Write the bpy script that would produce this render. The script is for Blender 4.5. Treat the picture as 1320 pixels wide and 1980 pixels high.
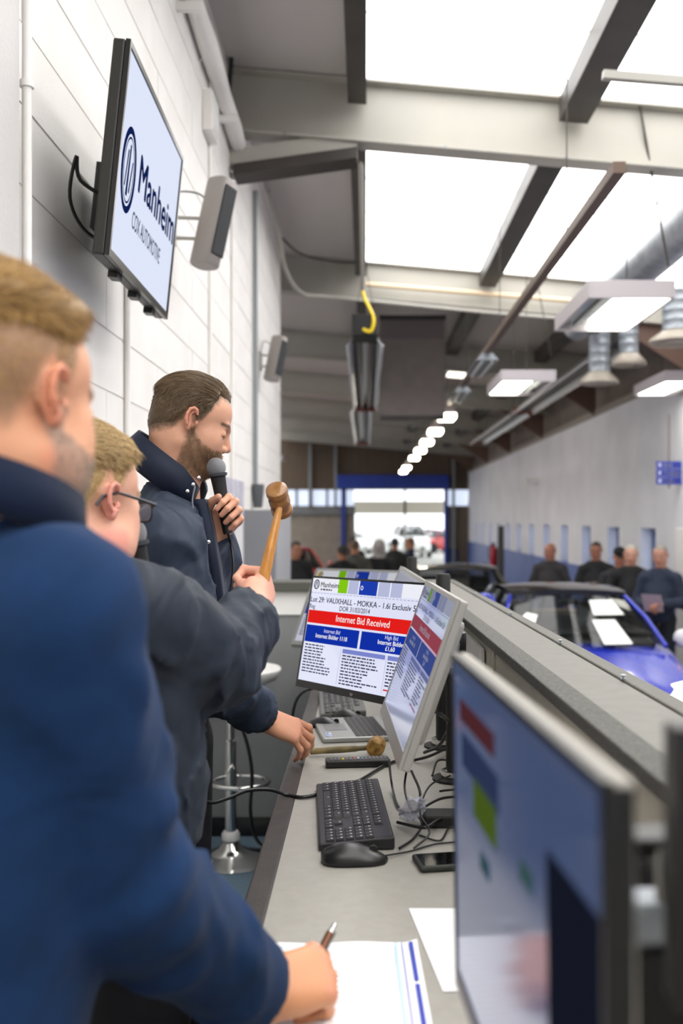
import bpy, bmesh, math, random
import numpy as np
from mathutils import Vector, Matrix

random.seed(7); RNG = np.random.default_rng(7)
scene = bpy.context.scene
COL = scene.collection
for _o in list(bpy.data.objects):
    bpy.data.objects.remove(_o)

# ------------------------------------------------------------------ camera, world, exposure
F, CX, CY, CZ = 1925.0, 707.0, 1003.0, 1.57      # focal length in px, vanishing point, eye height above the rostrum
cam_d = bpy.data.cameras.new('camera'); cam = bpy.data.objects.new('camera', cam_d); COL.objects.link(cam)
cam.location = (0, 0, CZ); cam.rotation_euler = (math.pi / 2, 0, 0)
cam_d.sensor_fit = 'AUTO'; cam_d.sensor_width = 36; cam_d.lens = 35
cam_d.shift_x = -47 / 1980; cam_d.shift_y = 13 / 1980
cam_d.clip_start = 0.05; cam_d.clip_end = 300
cam_d.dof.use_dof = True; cam_d.dof.focus_distance = 2.35; cam_d.dof.aperture_fstop = 2.8
scene.camera = cam
vs = scene.view_settings
vs.view_transform = 'Standard'; vs.look = 'None'; vs.gamma = 1.0; vs.use_curve_mapping = False
vs.exposure = 0.52
world = bpy.data.worlds.new('overcast_sky'); scene.world = world; world.use_nodes = True
world.node_tree.nodes['Background'].inputs[0].default_value = (0.93, 0.97, 1.0, 1)
world.node_tree.nodes['Background'].inputs[1].default_value = 1.6
SKYLIGHT_GLOW = 3.6
LAMP_GLOW = 9.0
cy = scene.cycles; cy.max_bounces = 6; cy.diffuse_bounces = 4; cy.glossy_bounces = 3; cy.transmission_bounces = 6; cy.caustics_reflective = False; cy.caustics_refractive = False; cy.use_adaptive_sampling = True; cy.adaptive_threshold = .03; cy.sample_clamp_indirect = 6

def P(px, py, y):
    "point at depth y that the photograph shows at (px, py)"
    return Vector(((px - CX) * y / F, y, CZ - (py - CY) * y / F))
def D(px, py, z=0.915):
    "point of the horizontal plane at height z seen at (px, py)"
    y = (CZ - z) * F / (py - CY)
    return P(px, py, y)

# ------------------------------------------------------------------ materials
def lin(c):
    if isinstance(c, str):
        c = c.lstrip('#'); c = [int(c[i:i + 2], 16) / 255 for i in (0, 2, 4)]
        c = [x / 12.92 if x <= .04045 else ((x + .055) / 1.055) ** 2.4 for x in c]
    return (c[0], c[1], c[2], 1)
MATS = {}
def M(name, col, rough=.5, metal=0., col2=None, nscale=8., bump=None, bscale=60., stretch=None, spec=.5, trans=0., emis=None, estr=0., sss=0., coat=0., sheen=0., alpha=1., wrinkle=0., wscale=7.):
    if name in MATS: return MATS[name]
    m = bpy.data.materials.new(name); m.use_nodes = True; nt = m.node_tree; b = nt.nodes['Principled BSDF']
    b.inputs['Base Color'].default_value = lin(col); b.inputs['Roughness'].default_value = rough; b.inputs['Metallic'].default_value = metal
    b.inputs['Specular IOR Level'].default_value = spec
    if trans: b.inputs['Transmission Weight'].default_value = trans
    if coat: b.inputs['Coat Weight'].default_value = coat; b.inputs['Coat Roughness'].default_value = .05
    if sheen: b.inputs['Sheen Weight'].default_value = sheen; b.inputs['Sheen Roughness'].default_value = .4
    if sss:
        b.inputs['Subsurface Weight'].default_value = sss; b.inputs['Subsurface Radius'].default_value = (.01, .004, .002); b.inputs['Subsurface Scale'].default_value = 1.
    if alpha < 1: b.inputs['Alpha'].default_value = alpha
    if emis:
        b.inputs['Emission Color'].default_value = lin(emis); b.inputs['Emission Strength'].default_value = estr
    if col2 or bump:
        tc = nt.nodes.new('ShaderNodeTexCoord'); mp = nt.nodes.new('ShaderNodeMapping'); nt.links.new(tc.outputs['Object'], mp.inputs[0])
        if stretch: mp.inputs['Scale'].default_value = stretch
    if col2:
        n = nt.nodes.new('ShaderNodeTexNoise'); n.inputs['Scale'].default_value = nscale; n.inputs['Detail'].default_value = 5; nt.links.new(mp.outputs[0], n.inputs['Vector'])
        r = nt.nodes.new('ShaderNodeValToRGB'); r.color_ramp.elements[0].position = .35; r.color_ramp.elements[1].position = .65
        r.color_ramp.elements[0].color = lin(col); r.color_ramp.elements[1].color = lin(col2)
        nt.links.new(n.outputs[0], r.inputs[0]); nt.links.new(r.outputs[0], b.inputs['Base Color'])
    if bump:
        n = nt.nodes.new('ShaderNodeTexNoise'); n.inputs['Scale'].default_value = bscale; n.inputs['Detail'].default_value = 4; nt.links.new(mp.outputs[0], n.inputs['Vector'])
        u = nt.nodes.new('ShaderNodeBump'); u.inputs['Strength'].default_value = bump; u.inputs['Distance'].default_value = .01
        nt.links.new(n.outputs[0], u.inputs['Height']); nt.links.new(u.outputs[0], b.inputs['Normal'])
    if wrinkle:
        tc2 = nt.nodes.new('ShaderNodeTexCoord'); n2 = nt.nodes.new('ShaderNodeTexNoise'); n2.noise_type = 'FBM'
        n2.inputs['Scale'].default_value = wscale; n2.inputs['Detail'].default_value = 2.; n2.inputs['Distortion'].default_value = 1.6; nt.links.new(tc2.outputs['Object'], n2.inputs['Vector'])
        u2 = nt.nodes.new('ShaderNodeBump'); u2.inputs['Strength'].default_value = wrinkle; u2.inputs['Distance'].default_value = .05
        nt.links.new(n2.outputs[0], u2.inputs['Height'])
        if bump: nt.links.new(u2.outputs[0], u.inputs['Normal'])
        else: nt.links.new(u2.outputs[0], b.inputs['Normal'])
    MATS[name] = m
    return m
def E(name, col, s, sample=False):
    "a surface that gives off light (lamp, screen, skylight)"
    if name in MATS: return MATS[name]
    m = bpy.data.materials.new(name); m.use_nodes = True; nt = m.node_tree; nt.nodes.clear()
    e = nt.nodes.new('ShaderNodeEmission'); e.inputs[0].default_value = lin(col); e.inputs[1].default_value = s
    o = nt.nodes.new('ShaderNodeOutputMaterial'); nt.links.new(e.outputs[0], o.inputs[0])
    if not sample: m.cycles.emission_sampling = 'NONE'
    MATS[name] = m
    return m

# ------------------------------------------------------------------ mesh helpers
class MB:
    def __init__(s): s.v = []; s.f = []
    def add(s, vs, fs):
        o = len(s.v); s.v += [tuple(v) for v in vs]; s.f += [tuple(i + o for i in f) for f in fs]; return s
    def box(s, lo, hi):
        (a, b, c), (d, e, f) = lo, hi
        return s.add([(a,b,c),(d,b,c),(d,e,c),(a,e,c),(a,b,f),(d,b,f),(d,e,f),(a,e,f)], [(3,2,1,0),(4,5,6,7),(0,1,5,4),(1,2,6,5),(2,3,7,6),(3,0,4,7)])
    def cbox(s, c, sz): return s.box([c[i] - sz[i] / 2 for i in range(3)], [c[i] + sz[i] / 2 for i in range(3)])
    def obox(s, o, ax, ay, az):
        "box from corner o along three edge vectors"
        o, ax, ay, az = map(Vector, (o, ax, ay, az))
        p = [o, o+ax, o+ax+ay, o+ay, o+az, o+ax+az, o+ax+ay+az, o+ay+az]
        return s.add(p, [(3,2,1,0),(4,5,6,7),(0,1,5,4),(1,2,6,5),(2,3,7,6),(3,0,4,7)] if ax.cross(ay).dot(az) > 0 else [(0,1,2,3),(7,6,5,4),(4,5,1,0),(5,6,2,1),(6,7,3,2),(7,4,0,3)])
    def quad(s, *p): return s.add(p, [tuple(range(len(p)))])
    def prism(s, poly, off):
        "polygon of 3d points pushed along off"
        n = len(poly); off = Vector(off); p = [Vector(q) for q in poly]
        return s.add(p + [q + off for q in p], [tuple(range(n))[::-1], tuple(range(n, 2*n))] + [(i, (i+1) % n, n + (i+1) % n, n + i) for i in range(n)])
    def rings(s, rs, cap=True, closed=True):
        n = len(rs[0]); o = len(s.v)
        for r in rs: s.v += [tuple(q) for q in r]
        for k in range(len(rs) - 1):
            for i in range(n if closed else n - 1):
                j = (i + 1) % n
                s.f.append((o + k*n + i, o + k*n + j, o + (k+1)*n + j, o + (k+1)*n + i))
        if cap and closed:
            s.f.append(tuple(o + i for i in range(n))[::-1]); s.f.append(tuple(o + (len(rs)-1)*n + i for i in range(n)))
        return s
    def tube(s, pts, r, n=8, cap=True):
        pts = [Vector(p) for p in pts]; rs = []
        rr = r if hasattr(r, '__len__') else [r] * len(pts); up = None
        for i, p in enumerate(pts):
            t = (pts[min(i+1, len(pts)-1)] - pts[max(i-1, 0)]).normalized()
            if up is None: up = t.orthogonal().normalized()
            u = (up - t * up.dot(t)).normalized(); w = t.cross(u); up = u
            rs.append([p + (u * math.cos(a) + w * math.sin(a)) * rr[i] for a in (2*math.pi*k/n for k in range(n))])
        return s.rings(rs, cap)
    def cyl(s, a, b, r, n=16): return s.tube([a, b], r, n)
    def lathe(s, o, prof, n=24, axis=(0,0,1)):
        "profile of (radius, height) around an axis from o"
        ax = Vector(axis).normalized(); u = ax.orthogonal().normalized(); w = ax.cross(u); o = Vector(o)
        return s.rings([[o + ax*h + (u*math.cos(a) + w*math.sin(a)) * max(r, 1e-4) for a in (2*math.pi*k/n for k in range(n))] for r, h in prof])
    def mesh(s, name):
        me = bpy.data.meshes.new(name); me.from_pydata(s.v, [], s.f); me.update(); return me
    def build(s, name, mat, parent=None, smooth=False, bevel=0, seg=2, fix=True, sub=0):
        me = s.mesh(name)
        if fix:
            bm = bmesh.new(); bm.from_mesh(me); bmesh.ops.recalc_face_normals(bm, faces=bm.faces); bm.to_mesh(me); bm.free()
        return obj(name, me, mat, parent, smooth, bevel, seg, sub)
def obj(name, me, mat, parent=None, smooth=False, bevel=0, seg=2, sub=0):
    o = bpy.data.objects.new(name, me); COL.objects.link(o)
    if mat is not None: me.materials.append(mat)
    if smooth:
        me.polygons.foreach_set('use_smooth', [True] * len(me.polygons))
        if smooth != 'all':
            me.set_sharp_from_angle(angle=math.radians(42))
    if bevel:
        b = o.modifiers.new('bevel', 'BEVEL'); b.width = bevel; b.segments = seg; b.limit_method = 'ANGLE'; b.angle_limit = .6
    if sub:
        b = o.modifiers.new('sub', 'SUBSURF'); b.levels = sub; b.render_levels = sub
    if parent is not None: o.parent = parent
    return o
def tag(o, label=None, cat=None, group=None, kind=None):
    if label: o['label'] = label
    if cat: o['category'] = cat
    if group: o['group'] = group
    if kind: o['kind'] = kind
    return o
def empty(name, label=None, cat=None, group=None, loc=(0, 0, 0), rot=None):
    o = bpy.data.objects.new(name, None); COL.objects.link(o); o.location = loc; o.empty_display_size = .1
    if rot is not None: o.rotation_euler = rot
    return tag(o, label, cat, group)
def frame_empty(name, mat4, label=None, cat=None, group=None):
    o = empty(name, label, cat, group); o.matrix_world = mat4; return o
def copy_tree(o, parent=None):
    c = o.copy(); COL.objects.link(c); c.parent = parent
    for ch in o.children: copy_tree(ch, c)
    return c
def frame(o, x, y=None, z=None):
    "matrix with origin o, first axis x, and z as close as possible to the given up"
    x = Vector(x).normalized(); z = Vector(z if z is not None else (0, 0, 1)); y = z.cross(x).normalized(); z = x.cross(y)
    m = Matrix((x, y, z)).transposed().to_4x4(); m.translation = Vector(o); return m
def spline(pts, n=8):
    "Catmull-Rom through the points"
    pts = [Vector(p) for p in pts]; out = []
    q = [pts[0]*2 - pts[1]] + pts + [pts[-1]*2 - pts[-2]]
    for i in range(1, len(q) - 2):
        for k in range(n):
            t = k / n
            out.append(.5 * (2*q[i] + (q[i+1]-q[i-1])*t + (2*q[i-1]-5*q[i]+4*q[i+1]-q[i+2])*t*t + (3*q[i]-q[i-1]-3*q[i+1]+q[i+2])*t**3))
    return out + [pts[-1]]
def text_mesh(txt, size=1., align='LEFT', bold=0., width=None, shear=0.):
    "flat lettering as mesh data (x right, y up, baseline at 0)"
    cu = bpy.data.curves.new('lettering', 'FONT'); cu.body = txt; cu.size = size; cu.align_x = align; cu.resolution_u = 3; cu.shear = shear
    o = bpy.data.objects.new('lettering_tmp', cu); COL.objects.link(o)
    bpy.context.view_layer.update()
    me = bpy.data.meshes.new_from_object(o.evaluated_get(bpy.context.evaluated_depsgraph_get()))
    bpy.data.objects.remove(o); bpy.data.curves.remove(cu)
    v = np.array([x.co[:] for x in me.vertices]).reshape(-1, 3); f = [tuple(p.vertices) for p in me.polygons]; bpy.data.meshes.remove(me)
    if width and len(v):
        w = v[:, 0].max() - v[:, 0].min(); v[:, 0] *= width / w
    return v, f
class Sheet:
    "flat print on a rectangle: origin top-left o, unit vectors right r and up u; layers are lifted a hair along n"
    def __init__(s, o, r, u, w, h): s.o, s.r, s.u, s.w, s.h = Vector(o), Vector(r).normalized(), Vector(u).normalized(), w, h; s.n = s.r.cross(s.u)
    def p(s, a, b, lift=0): return s.o + s.r * (a * s.w) - s.u * (b * s.h) + s.n * lift
    def rect(s, mb, a0, b0, a1, b1, lift=.0006): return mb.quad(s.p(a0, b1, lift), s.p(a1, b1, lift), s.p(a1, b0, lift), s.p(a0, b0, lift))
    def text(s, mb, txt, a, b, size, align='LEFT', bold=0., width=None, lift=.0012, xs=1., shear=0.):
        "size = cap height as a share of the sheet's height; (a, b) the baseline point"
        v, f = text_mesh(txt, size * s.h / .69, align, 0, width * s.w if width else None, shear)
        o = s.p(a, b, lift); e = bold * size * s.h * 1.3
        for dx, dy in ((-e, 0), (e, 0), (0, e * .5), (0, -e * .5)) if bold else ((0, 0),):
            mb.add([o + s.r * (x * xs + dx) + s.u * (y + dy) for x, y, _ in v], f)
        return mb
# ------------------------------------------------------------------ materials of the place
m_wall = M('white_wall_paint', '#f1eeea', .55, bump=.12, bscale=90, col2='#e9e6e1', nscale=3)
m_mortar = M('painted_joint', '#d9d5d0', .7)
m_rwall = M('painted_blockwork', '#e4e4ea', .7, col2='#d9d9e0', nscale=1.2, bump=.1, bscale=40)
m_blue_dado = M('blue_dado_paint', '#4a5f9c', .5, col2='#5369a8', nscale=2)
m_beam = M('steel_paint', '#a5a39b', .5, col2='#aeaaa0', nscale=1.5)
m_sheet = M('roof_sheet', '#c9c3c0', .6, bump=.5, bscale=3, stretch=(.2, 14, 1))
m_dark = M('dark_steel', '#2b2825', .5, col2='#3a342f', nscale=3)
m_brown = M('brown_cladding', '#6f5f50', .7, col2='#5b4d40', nscale=2, bump=.3, bscale=3, stretch=(14, 1, .3))
m_beige = M('beige_wall', '#a2998d', .75, col2='#978d81', nscale=3)
m_conc = M('hall_floor_concrete', '#77756f', .45, col2='#67655f', nscale=2)
m_carpet = M('blue_grey_carpet', '#6d8394', .95, col2='#5a7080', nscale=120, bump=.3, bscale=400)
m_sky = E('skylight_sheet', '#fffdfb', SKYLIGHT_GLOW, True)
m_skyrib = M('skylight_rib', '#e8e4e0', .6)
m_white = M('white_plastic', '#e9e8e6', .35)
m_black = M('black_plastic', '#0b0b0c', .4)
m_blackm = M('black_matt', '#141414', .65, bump=.1, bscale=300)
m_grey = M('grey_plastic', '#7b7d80', .45)
m_chrome = M('chrome', '#d8d8d6', .08, 1.)
m_galv = M('galvanised_steel', '#a4aab0', .4, .45, col2='#8d949c', nscale=10)
m_pipe = M('conduit_grey', '#8f9497', .4, .3)
m_blue = M('blue_paint', '#1f3c9c', .45, col2='#2646ad', nscale=2)

def zroof(x): return 4.72 - .087 * (x + .95)
XW, XR, YB, YE, YF = -.95, 3.9, -4.0, 11.1, 38.0          # left wall face, right wall face, back wall, end of left wall, far wall
HALL = -.5

# floors
tag(MB().box((-6, YB, HALL - .1), (4.3, YF, HALL)).build('floor', m_conc), 'grey concrete drive-through hall floor below the rostrum', kind='structure')
tag(MB().box((XW, YB, HALL), (.52, 4.95, 0)).build('floor_rostrum', m_carpet), 'blue grey carpet on the raised rostrum', kind='structure')

# left wall: painted blocks, each one its own piece near the camera
wl = tag(MB().box((XW - .25, YB, HALL), (XW - .004, YE, zroof(XW) - .005)).build('wall_left', m_mortar), 'white painted blockwork wall behind the auctioneers', kind='structure')
BL, BH, J = 1.8, .225, .007
def block_mesh(l):
    o = MB().box((-.02, J/2, J/2), (0, l - J/2, BH - J/2)).mesh('block'); o.materials.append(m_wall); return o
bm_full, bm_half = block_mesh(BL), block_mesh(BL / 2)
rest = MB(); n_blocks = 0
z0 = 1.57 + 3 * .0 - 12 * BH + .034
for r in range(0, 28):
    z = -.47 + r * BH + .035
    if z + BH > zroof(XW) - .01: break
    y = YB + .45 + (BL / 2 if r % 2 else 0)
    rest.box((XW - .02, YB, z + J/2), (XW, y - J/2, z + BH - J/2))
    while y < YE - .01:
        l = min(BL, YE - y)
        vis = 2.35 < y + l and y < 8.6 and z > 1.35 and l > BL - .01
        if vis and n_blocks < 300:
            o = bpy.data.objects.new('block', bm_full); COL.objects.link(o); o.location = (XW + random.uniform(-.0012, .0012), y, z); o.parent = wl; n_blocks += 1
        else: rest.box((XW - .02, y + J/2, z + J/2), (XW, y + l - J/2, z + BH - J/2))
        y += l
rb = rest.build('distant_blocks', m_wall, wl); rb['kind'] = 'stuff'
# pier at the very left edge of view
tag(MB().box((XW - .01, 1.7, HALL), (XW + .035, 2.63, zroof(XW) - .02)).build('trim_1', M('pier_paint', '#cfccc9', .6, bump=.2, bscale=60)), 'shallow painted pier at the left edge of the wall', kind='structure')
# walls out of sight and far walls
tag(MB().box((-6.2, YB - .2, HALL), (4.3, YB, 5.3)).build('wall_back', m_rwall), 'plain wall behind the camera', kind='structure')
tag(MB().box((-6.2, YE, HALL), (-6, YF, 5.4)).build('wall_side', m_rwall), 'plain side wall of the far bay', kind='structure')
tag(MB().box((-6, YE - .2, HALL), (XW - .25, YE, 5.4)).build('wall_return', m_rwall), 'return wall of the far bay', kind='structure')

# right wall with slit windows
wr = empty('wall_right'); tag(wr, 'pale painted wall with slit windows and blue dado on the right', kind='structure')
wc = [13.76 + 1.94 * k for k in range(-9, 12)]; ww = .36
WZ0, WZ1, ZT = .72, 1.44, 3.35
up = MB().box((XR, YB, WZ1), (XR + .3, YF, ZT)).build('upper_wall', m_rwall, wr)
ys = [YB] + [v for c in wc if c - ww > YB + .1 for v in (c - ww, c + ww)] + [YF]
mid = MB()
for k in range(0, len(ys), 2): mid.box((XR, ys[k], WZ0), (XR + .3, ys[k + 1], WZ1))
mid.build('pier_course', m_rwall, wr)
MB().box((XR - .01, YB, HALL), (XR + .3, YF, WZ0)).build('dado', m_blue_dado, wr)
MB().box((XR + .1, YB, ZT), (XR + .3, YF, 4.35)).build('cladding', M('eaves_cladding', '#7d716a', .7, col2='#6f645e', nscale=2), wr)
MB().box((XR - .04, YB, ZT - .04), (XR + .1, YF, ZT + .05)).build('wall_plate', M('eaves_plate', '#8f867e', .7), wr)
m_slit = M('slit_glass', '#a9c0e8', .1, spec=.6, emis='#b9cdf2', estr=.75)
m_slitf = M('slit_frame', '#5d6a86', .5)
k = 0
for c in wc:
    if c < 12.5: continue
    k += 1
    w = empty('window_%d' % k, loc=(XR, c, 0)); tag(w, 'narrow slit window in the right hand wall', kind='structure')
    MB().box((.22, -ww, WZ0), (.23, ww, WZ1)).build('pane', m_slit, w)
    f = MB(); f.box((.16, -ww, WZ0), (.22, -ww + .04, WZ1)); f.box((.16, ww - .04, WZ0), (.22, ww, WZ1)); f.box((.16, -ww + .04, WZ1 - .04), (.22, ww - .04, WZ1)); f.box((.16, -ww + .04, WZ0), (.22, ww - .04, WZ0 + .04)); f.box((.17, -.02, WZ0 + .04), (.215, .02, WZ1 - .04))
    f.build('window_frame', m_slitf, w)
d1 = empty('door_1', loc=(XR, 11.5, 0)); tag(d1, 'white door at the right edge of view', kind='structure')
MB().box((-.10, -.6, HALL), (-.012, .72, 1.46)).build('door_leaf', m_white, d1, bevel=.01)

# far wall with the roller door opening
def fx(px): return (px - CX) * YF / F
def fz(py): return CZ - (py - CY) * YF / F
wf = empty('wall_far'); tag(wf, 'far end wall with brown cladding above a wide vehicle doorway', kind='structure')
c = MB().box((-6, YF, fz(947)), (XR + .3, YF + .2, 5.3)); c.build('cladding', m_brown, wf)
lo = MB(); lo.box((-6, YF, HALL), (fx(686), YF + .2, fz(978))); lo.box((fx(864), YF, fz(1061)), (XR, YF + .2, fz(978))); lo.build('lower_wall', m_beige, wf)
MB().box((fx(864), YF - .01, HALL), (XR, YF + .2, fz(1061))).build('dado', m_blue_dado, wf)
MB().box((-6, YF - .12, fz(995)), (fx(684), YF, fz(978))).build('sill_beam', m_grey, wf)
MB().box((fx(885), YF - .1, HALL), (fx(905), YF, fz(978))).build('corner_pier', M('brown_pier', '#776858', .7), wf)
pw = tag(empty('window_30'), 'strip window high in the far wall left of the doorway', kind='structure')
m_farglass = M('bright_glass', '#c9d6ea', .1, emis='#d5e0f5', estr=.7)
MB().box((-6, YF + .1, fz(978)), (fx(684), YF + .12, fz(947))).build('pane', m_farglass, pw)
mu = MB()
for px in (432, 470, 510, 545, 571, 600, 630, 646, 665): mu.box((fx(px), YF - .03, fz(978)), (fx(px + 4), YF + .1, fz(947)))
mu.build('window_frame', m_dark, pw)
pw = tag(empty('window_31'), 'strip window high in the far wall right of the doorway', kind='structure')
MB().box((fx(864), YF + .1, fz(978)), (XR, YF + .12, fz(947))).build('pane', m_farglass, pw)
MB().box((fx(874), YF - .03, fz(978)), (fx(878), YF + .1, fz(947))).build('window_frame', m_dark, pw)
rd = empty('door_2'); tag(rd, 'wide vehicle doorway with a blue roller shutter box and blue posts', kind='structure')
MB().box((fx(652), YF - .45, fz(945)), (fx(866), YF - .005, fz(919))).build('shutter_box', m_blue, rd, bevel=.02)
for a in (660, 858): MB().box((fx(a), YF - .2, HALL), (fx(a + 7), YF - .005, fz(945))).build('door_post', m_blue, rd)
for px in (597, 646, 873):
    tag(MB().box((fx(px), YF - .3, HALL if px == 873 else fz(978)), (fx(px + 5), YF - .12, 4.4)).build('trim_%d' % px, m_pipe), 'slim steel post standing at the far wall', kind='structure')

# ceiling
cl = empty('ceiling'); tag(cl, 'sloping sheeted roof with translucent panels', kind='structure')
BY = [-2.8, 2.1, 7.0, 11.9, 16.8, 21.7, 26.6, 31.5, 36.4]
def slab(mb, x0, x1, y0, y1, t=.05, dz=0):
    mb.add([(x0,y0,zroof(x0)+dz),(x1,y0,zroof(x1)+dz),(x1,y1,zroof(x1)+dz),(x0,y1,zroof(x0)+dz),(x0,y0,zroof(x0)+t+dz),(x1,y0,zroof(x1)+t+dz),(x1,y1,zroof(x1)+t+dz),(x0,y1,zroof(x0)+t+dz)],
           [(3,2,1,0),(4,5,6,7),(0,1,5,4),(1,2,6,5),(2,3,7,6),(3,0,4,7)]); return mb
slab(MB(), XW - .25, 0, YB, YE).build('roof_sheet', m_sheet, cl)
slab(MB(), -3.5, 0, YE, YF + .2).build('roof_sheet', m_sheet, cl)
slab(MB(), -6.2, -3.5, YE, YF + .2, .02).build('skylight_panel', E('unseen_fill_strip', '#fffdfb', 3.2, True), cl)  # added glowing roof strip, never in view, lighting the far hall from the left
slab(MB(), 3.75, 4.3, YB, 11.9).build('roof_sheet', m_sheet, cl)
slab(MB(), 0, 4.3, 11.9, YF + .2, .05, .03).build('roof_sheet', m_sheet, cl)
XS = [0, 1.44, 2.92, 3.75]
for b0, b1 in ((YB, 2.1), (2.1, 7.0), (7.0, 11.9)):
    n = 5
    for i in range(3):
        for j in range(n):
            ya, yb = b0 + (b1 - b0) * j / n, b0 + (b1 - b0) * (j + 1) / n
            slab(MB(), XS[i], XS[i+1], ya + .006, yb - .006, .02, .004 * (j % 2)).build('skylight_panel', m_sky, cl)
    sr = MB()
    for j in range(0, n): slab(sr, 0, 3.75, b0 + (b1 - b0) * j / n - .006, b0 + (b1 - b0) * j / n + .006, .02, -.006)
    sr.build('panel_joint', m_skyrib, cl)
for ya, yb, x0, x1 in ((17.15, 18.3, .7, 2.8), (19.6, 20.5, .6, 2.0), (22.1, 23.0, .6, 1.9), (27, 27.7, .6, 1.9)):
    slab(MB(), x0, x1, ya, yb, .02, .0).build('skylight_panel', E('far_skylight', '#fff6e8', 2.2, True), cl)

# steel frame
ORD = ['behind the camera', 'just above the camera', 'nearest in view, crossing below the bright skylights', 'second in view, at the end of the skylights', 'third in view, behind the wide grey hanging board', 'fourth in view', 'fifth in view', 'sixth in view', 'last before the far wall']
for i, y in enumerate(BY):
    x0 = XW if y < YE else -5.9
    x1 = XR + .08; L = Vector((x1 - x0, 0, zroof(x1) - zroof(x0)))
    b = empty('roof_beam', 'painted steel roof beam, ' + ORD[i], 'roof beam', 'steel roof beams', (0, y, 0))
    za = zroof(x0) - .43
    MB().obox((x0, -.007, za), L, (0, .014, 0), (0, 0, .41)).build('web', m_beam, b)
    MB().obox((x0, -.09, za - .018), L, (0, .18, 0), (0, 0, .018)).build('bottom_flange', m_beam, b, bevel=.003)
    MB().obox((x0, -.09, za + .405), L, (0, .18, 0), (0, 0, .018)).build('top_flange', m_beam, b, bevel=.003)
    if y > 6:
        zz = zroof(3.85) - .45
        MB().prism([(2.9, 0, zroof(2.9) - .45), (3.88, 0, zroof(3.88) - .45), (3.88, 0, zz - .55)], (0, .02, 0)).build('haunch', M('haunch_brown', '#6b5348', .6), b)
    if 2 < i < 9 or i == 2:
        zz = zroof(-.95) - .45
    if i == 2:
        MB().obox((XW, -.06, 4.04), (.89, 0, .12), (0, .12, 0), (0, 0, .11)).build('haunch_flange', m_beam, b)
        MB().obox((XW + .03, -.10, 3.955), (.86, 0, .12), (0, .22, 0), (0, 0, .075)).build('haunch_shade', m_dark, b)  # dark box paints the shaded underside of the haunch
        st = MB()
        for px in (552, 859, 1090):
            xx = (px - CX) * 7 / F; st.cyl((xx, -.095, zroof(xx) - .44), (xx, -.088, zroof(xx) - .44), .012, 8)
        st.build('bolt_head', m_pipe, b)
PN = ['by the left edge of the skylights', 'through the middle of the skylights', 'right of the middle of the skylights']
for j, x in enumerate((-.06, 1.44, 2.92)):
    for i in range(len(BY) - 1):
        y0, y1 = BY[i] + .09, BY[i + 1] - .09
        if j == 0 and y0 > 12: continue
        w = .2 if j else .13
        tag(slab(MB(), x - w/2, x + w/2, y0, y1, .17, -.195).build('purlin', m_dark, bevel=.004),
            'dark steel purlin %s, bay %s' % (PN[j], ['behind the camera', 'above the camera', 'before the second beam', 'before the third beam', 'before the fourth beam', 'before the fifth beam', 'before the sixth beam', 'at the far end'][i]), 'purlin', 'dark purlins')

# partition at the end of the rostrum
pt = empty('wall_partition'); tag(pt, 'low grey partition with white band at the end of the rostrum', kind='structure')
YP = 4.94
MB().box((XW, YP, .09), (.47, YP + .08, 1.10)).build('panel', M('partition_grey', '#8d8f90', .6, col2='#868889', nscale=4), pt)
MB().box((XW, YP - .012, 1.095), (.45, YP + .08, 1.21)).build('white_band', M('band_white', '#fbfbfa', .4), pt)
MB().box((XW, YP - .05, 1.21), (.45, YP + .14, 1.26)).build('capping', M('ledge_dark', '#55564f', .6), pt, bevel=.005)
tag(MB().box((XW, YP - .02, 0), (.3, YP, .09)).build('baseboard_partition', m_black), 'black skirting along the low grey partition', kind='structure')

# parapet along the rostrum: top of three strips, inner face, outer face
def xin(y): return .372 - .0215 * y
def xout(y): return .583 - .0274 * y
def xsc(y): return .537 - .0242 * y
pp = empty('wall_parapet'); tag(pp, 'grey topped parapet running beside the auction desk', kind='structure')
ZP = 1.26; Y0, Y1 = -.6, 4.93
m_ptop = M('parapet_laminate', '#66645e', .5, col2='#605e58', nscale=30, bump=.05, bscale=300)
m_plip = M('parapet_rubber', '#5b5a55', .7, col2='#3f3e3b', nscale=160, bump=.3, bscale=300)
m_pin = M('parapet_inner', '#b5b0a2', .6, col2='#aba698', nscale=12)
def strip(fa, fb, z0, z1, name, mat, bev=.003):
    a = [(fa(Y0), Y0, z0), (fb(Y0), Y0, z0), (fb(Y1), Y1, z0), (fa(Y1), Y1, z0)]
    return MB().prism(a, (0, 0, z1 - z0)).build(name, mat, pp, bevel=bev)
strip(lambda y: xin(y) + .035, xsc, ZP - .03, ZP - .001, 'top_panel', m_ptop)
strip(lambda y: xin(y) - .004, lambda y: xin(y) + .045, ZP - .02, ZP + .004, 'inner_lip', m_plip)
strip(xsc, lambda y: xout(y), ZP - .03, ZP + .003, 'outer_strip', M('parapet_edge', '#5b5a54', .6, col2='#53524c', nscale=60), .004)
strip(lambda y: xin(y) + .012, lambda y: xin(y) + .03, .5, ZP - .025, 'inner_face', m_pin, 0)
strip(lambda y: xout(y) - .03, lambda y: xout(y) - .004, HALL, ZP - .02, 'outer_face', m_grey, 0)
for px, py in ((922, 1152), (988, 1191), (1087, 1246), (1207, 1316)):
    y = .31 * F / (py - CY); x = xsc(y) + .002
    MB().lathe((x, y, ZP + .002), [(.005, 0), (.0055, .002), (.002, .0025), (.002, .006), (.006, .007), (.006, .009), (.001, .0105)], 10).build('screw', m_galv, pp, smooth=True)
g = MB().lathe((xin(2.56) + .013, 2.56, 1.205), [(.034, 0), (.034, .004), (.03, .006), (.026, .003), (.02, .003), (.012, .006), (.001, .006)], 24, (-1, 0, 0)); g.build('grommet', M('grommet_cream', '#b9b3a3', .45), pp, smooth=True)
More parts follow.
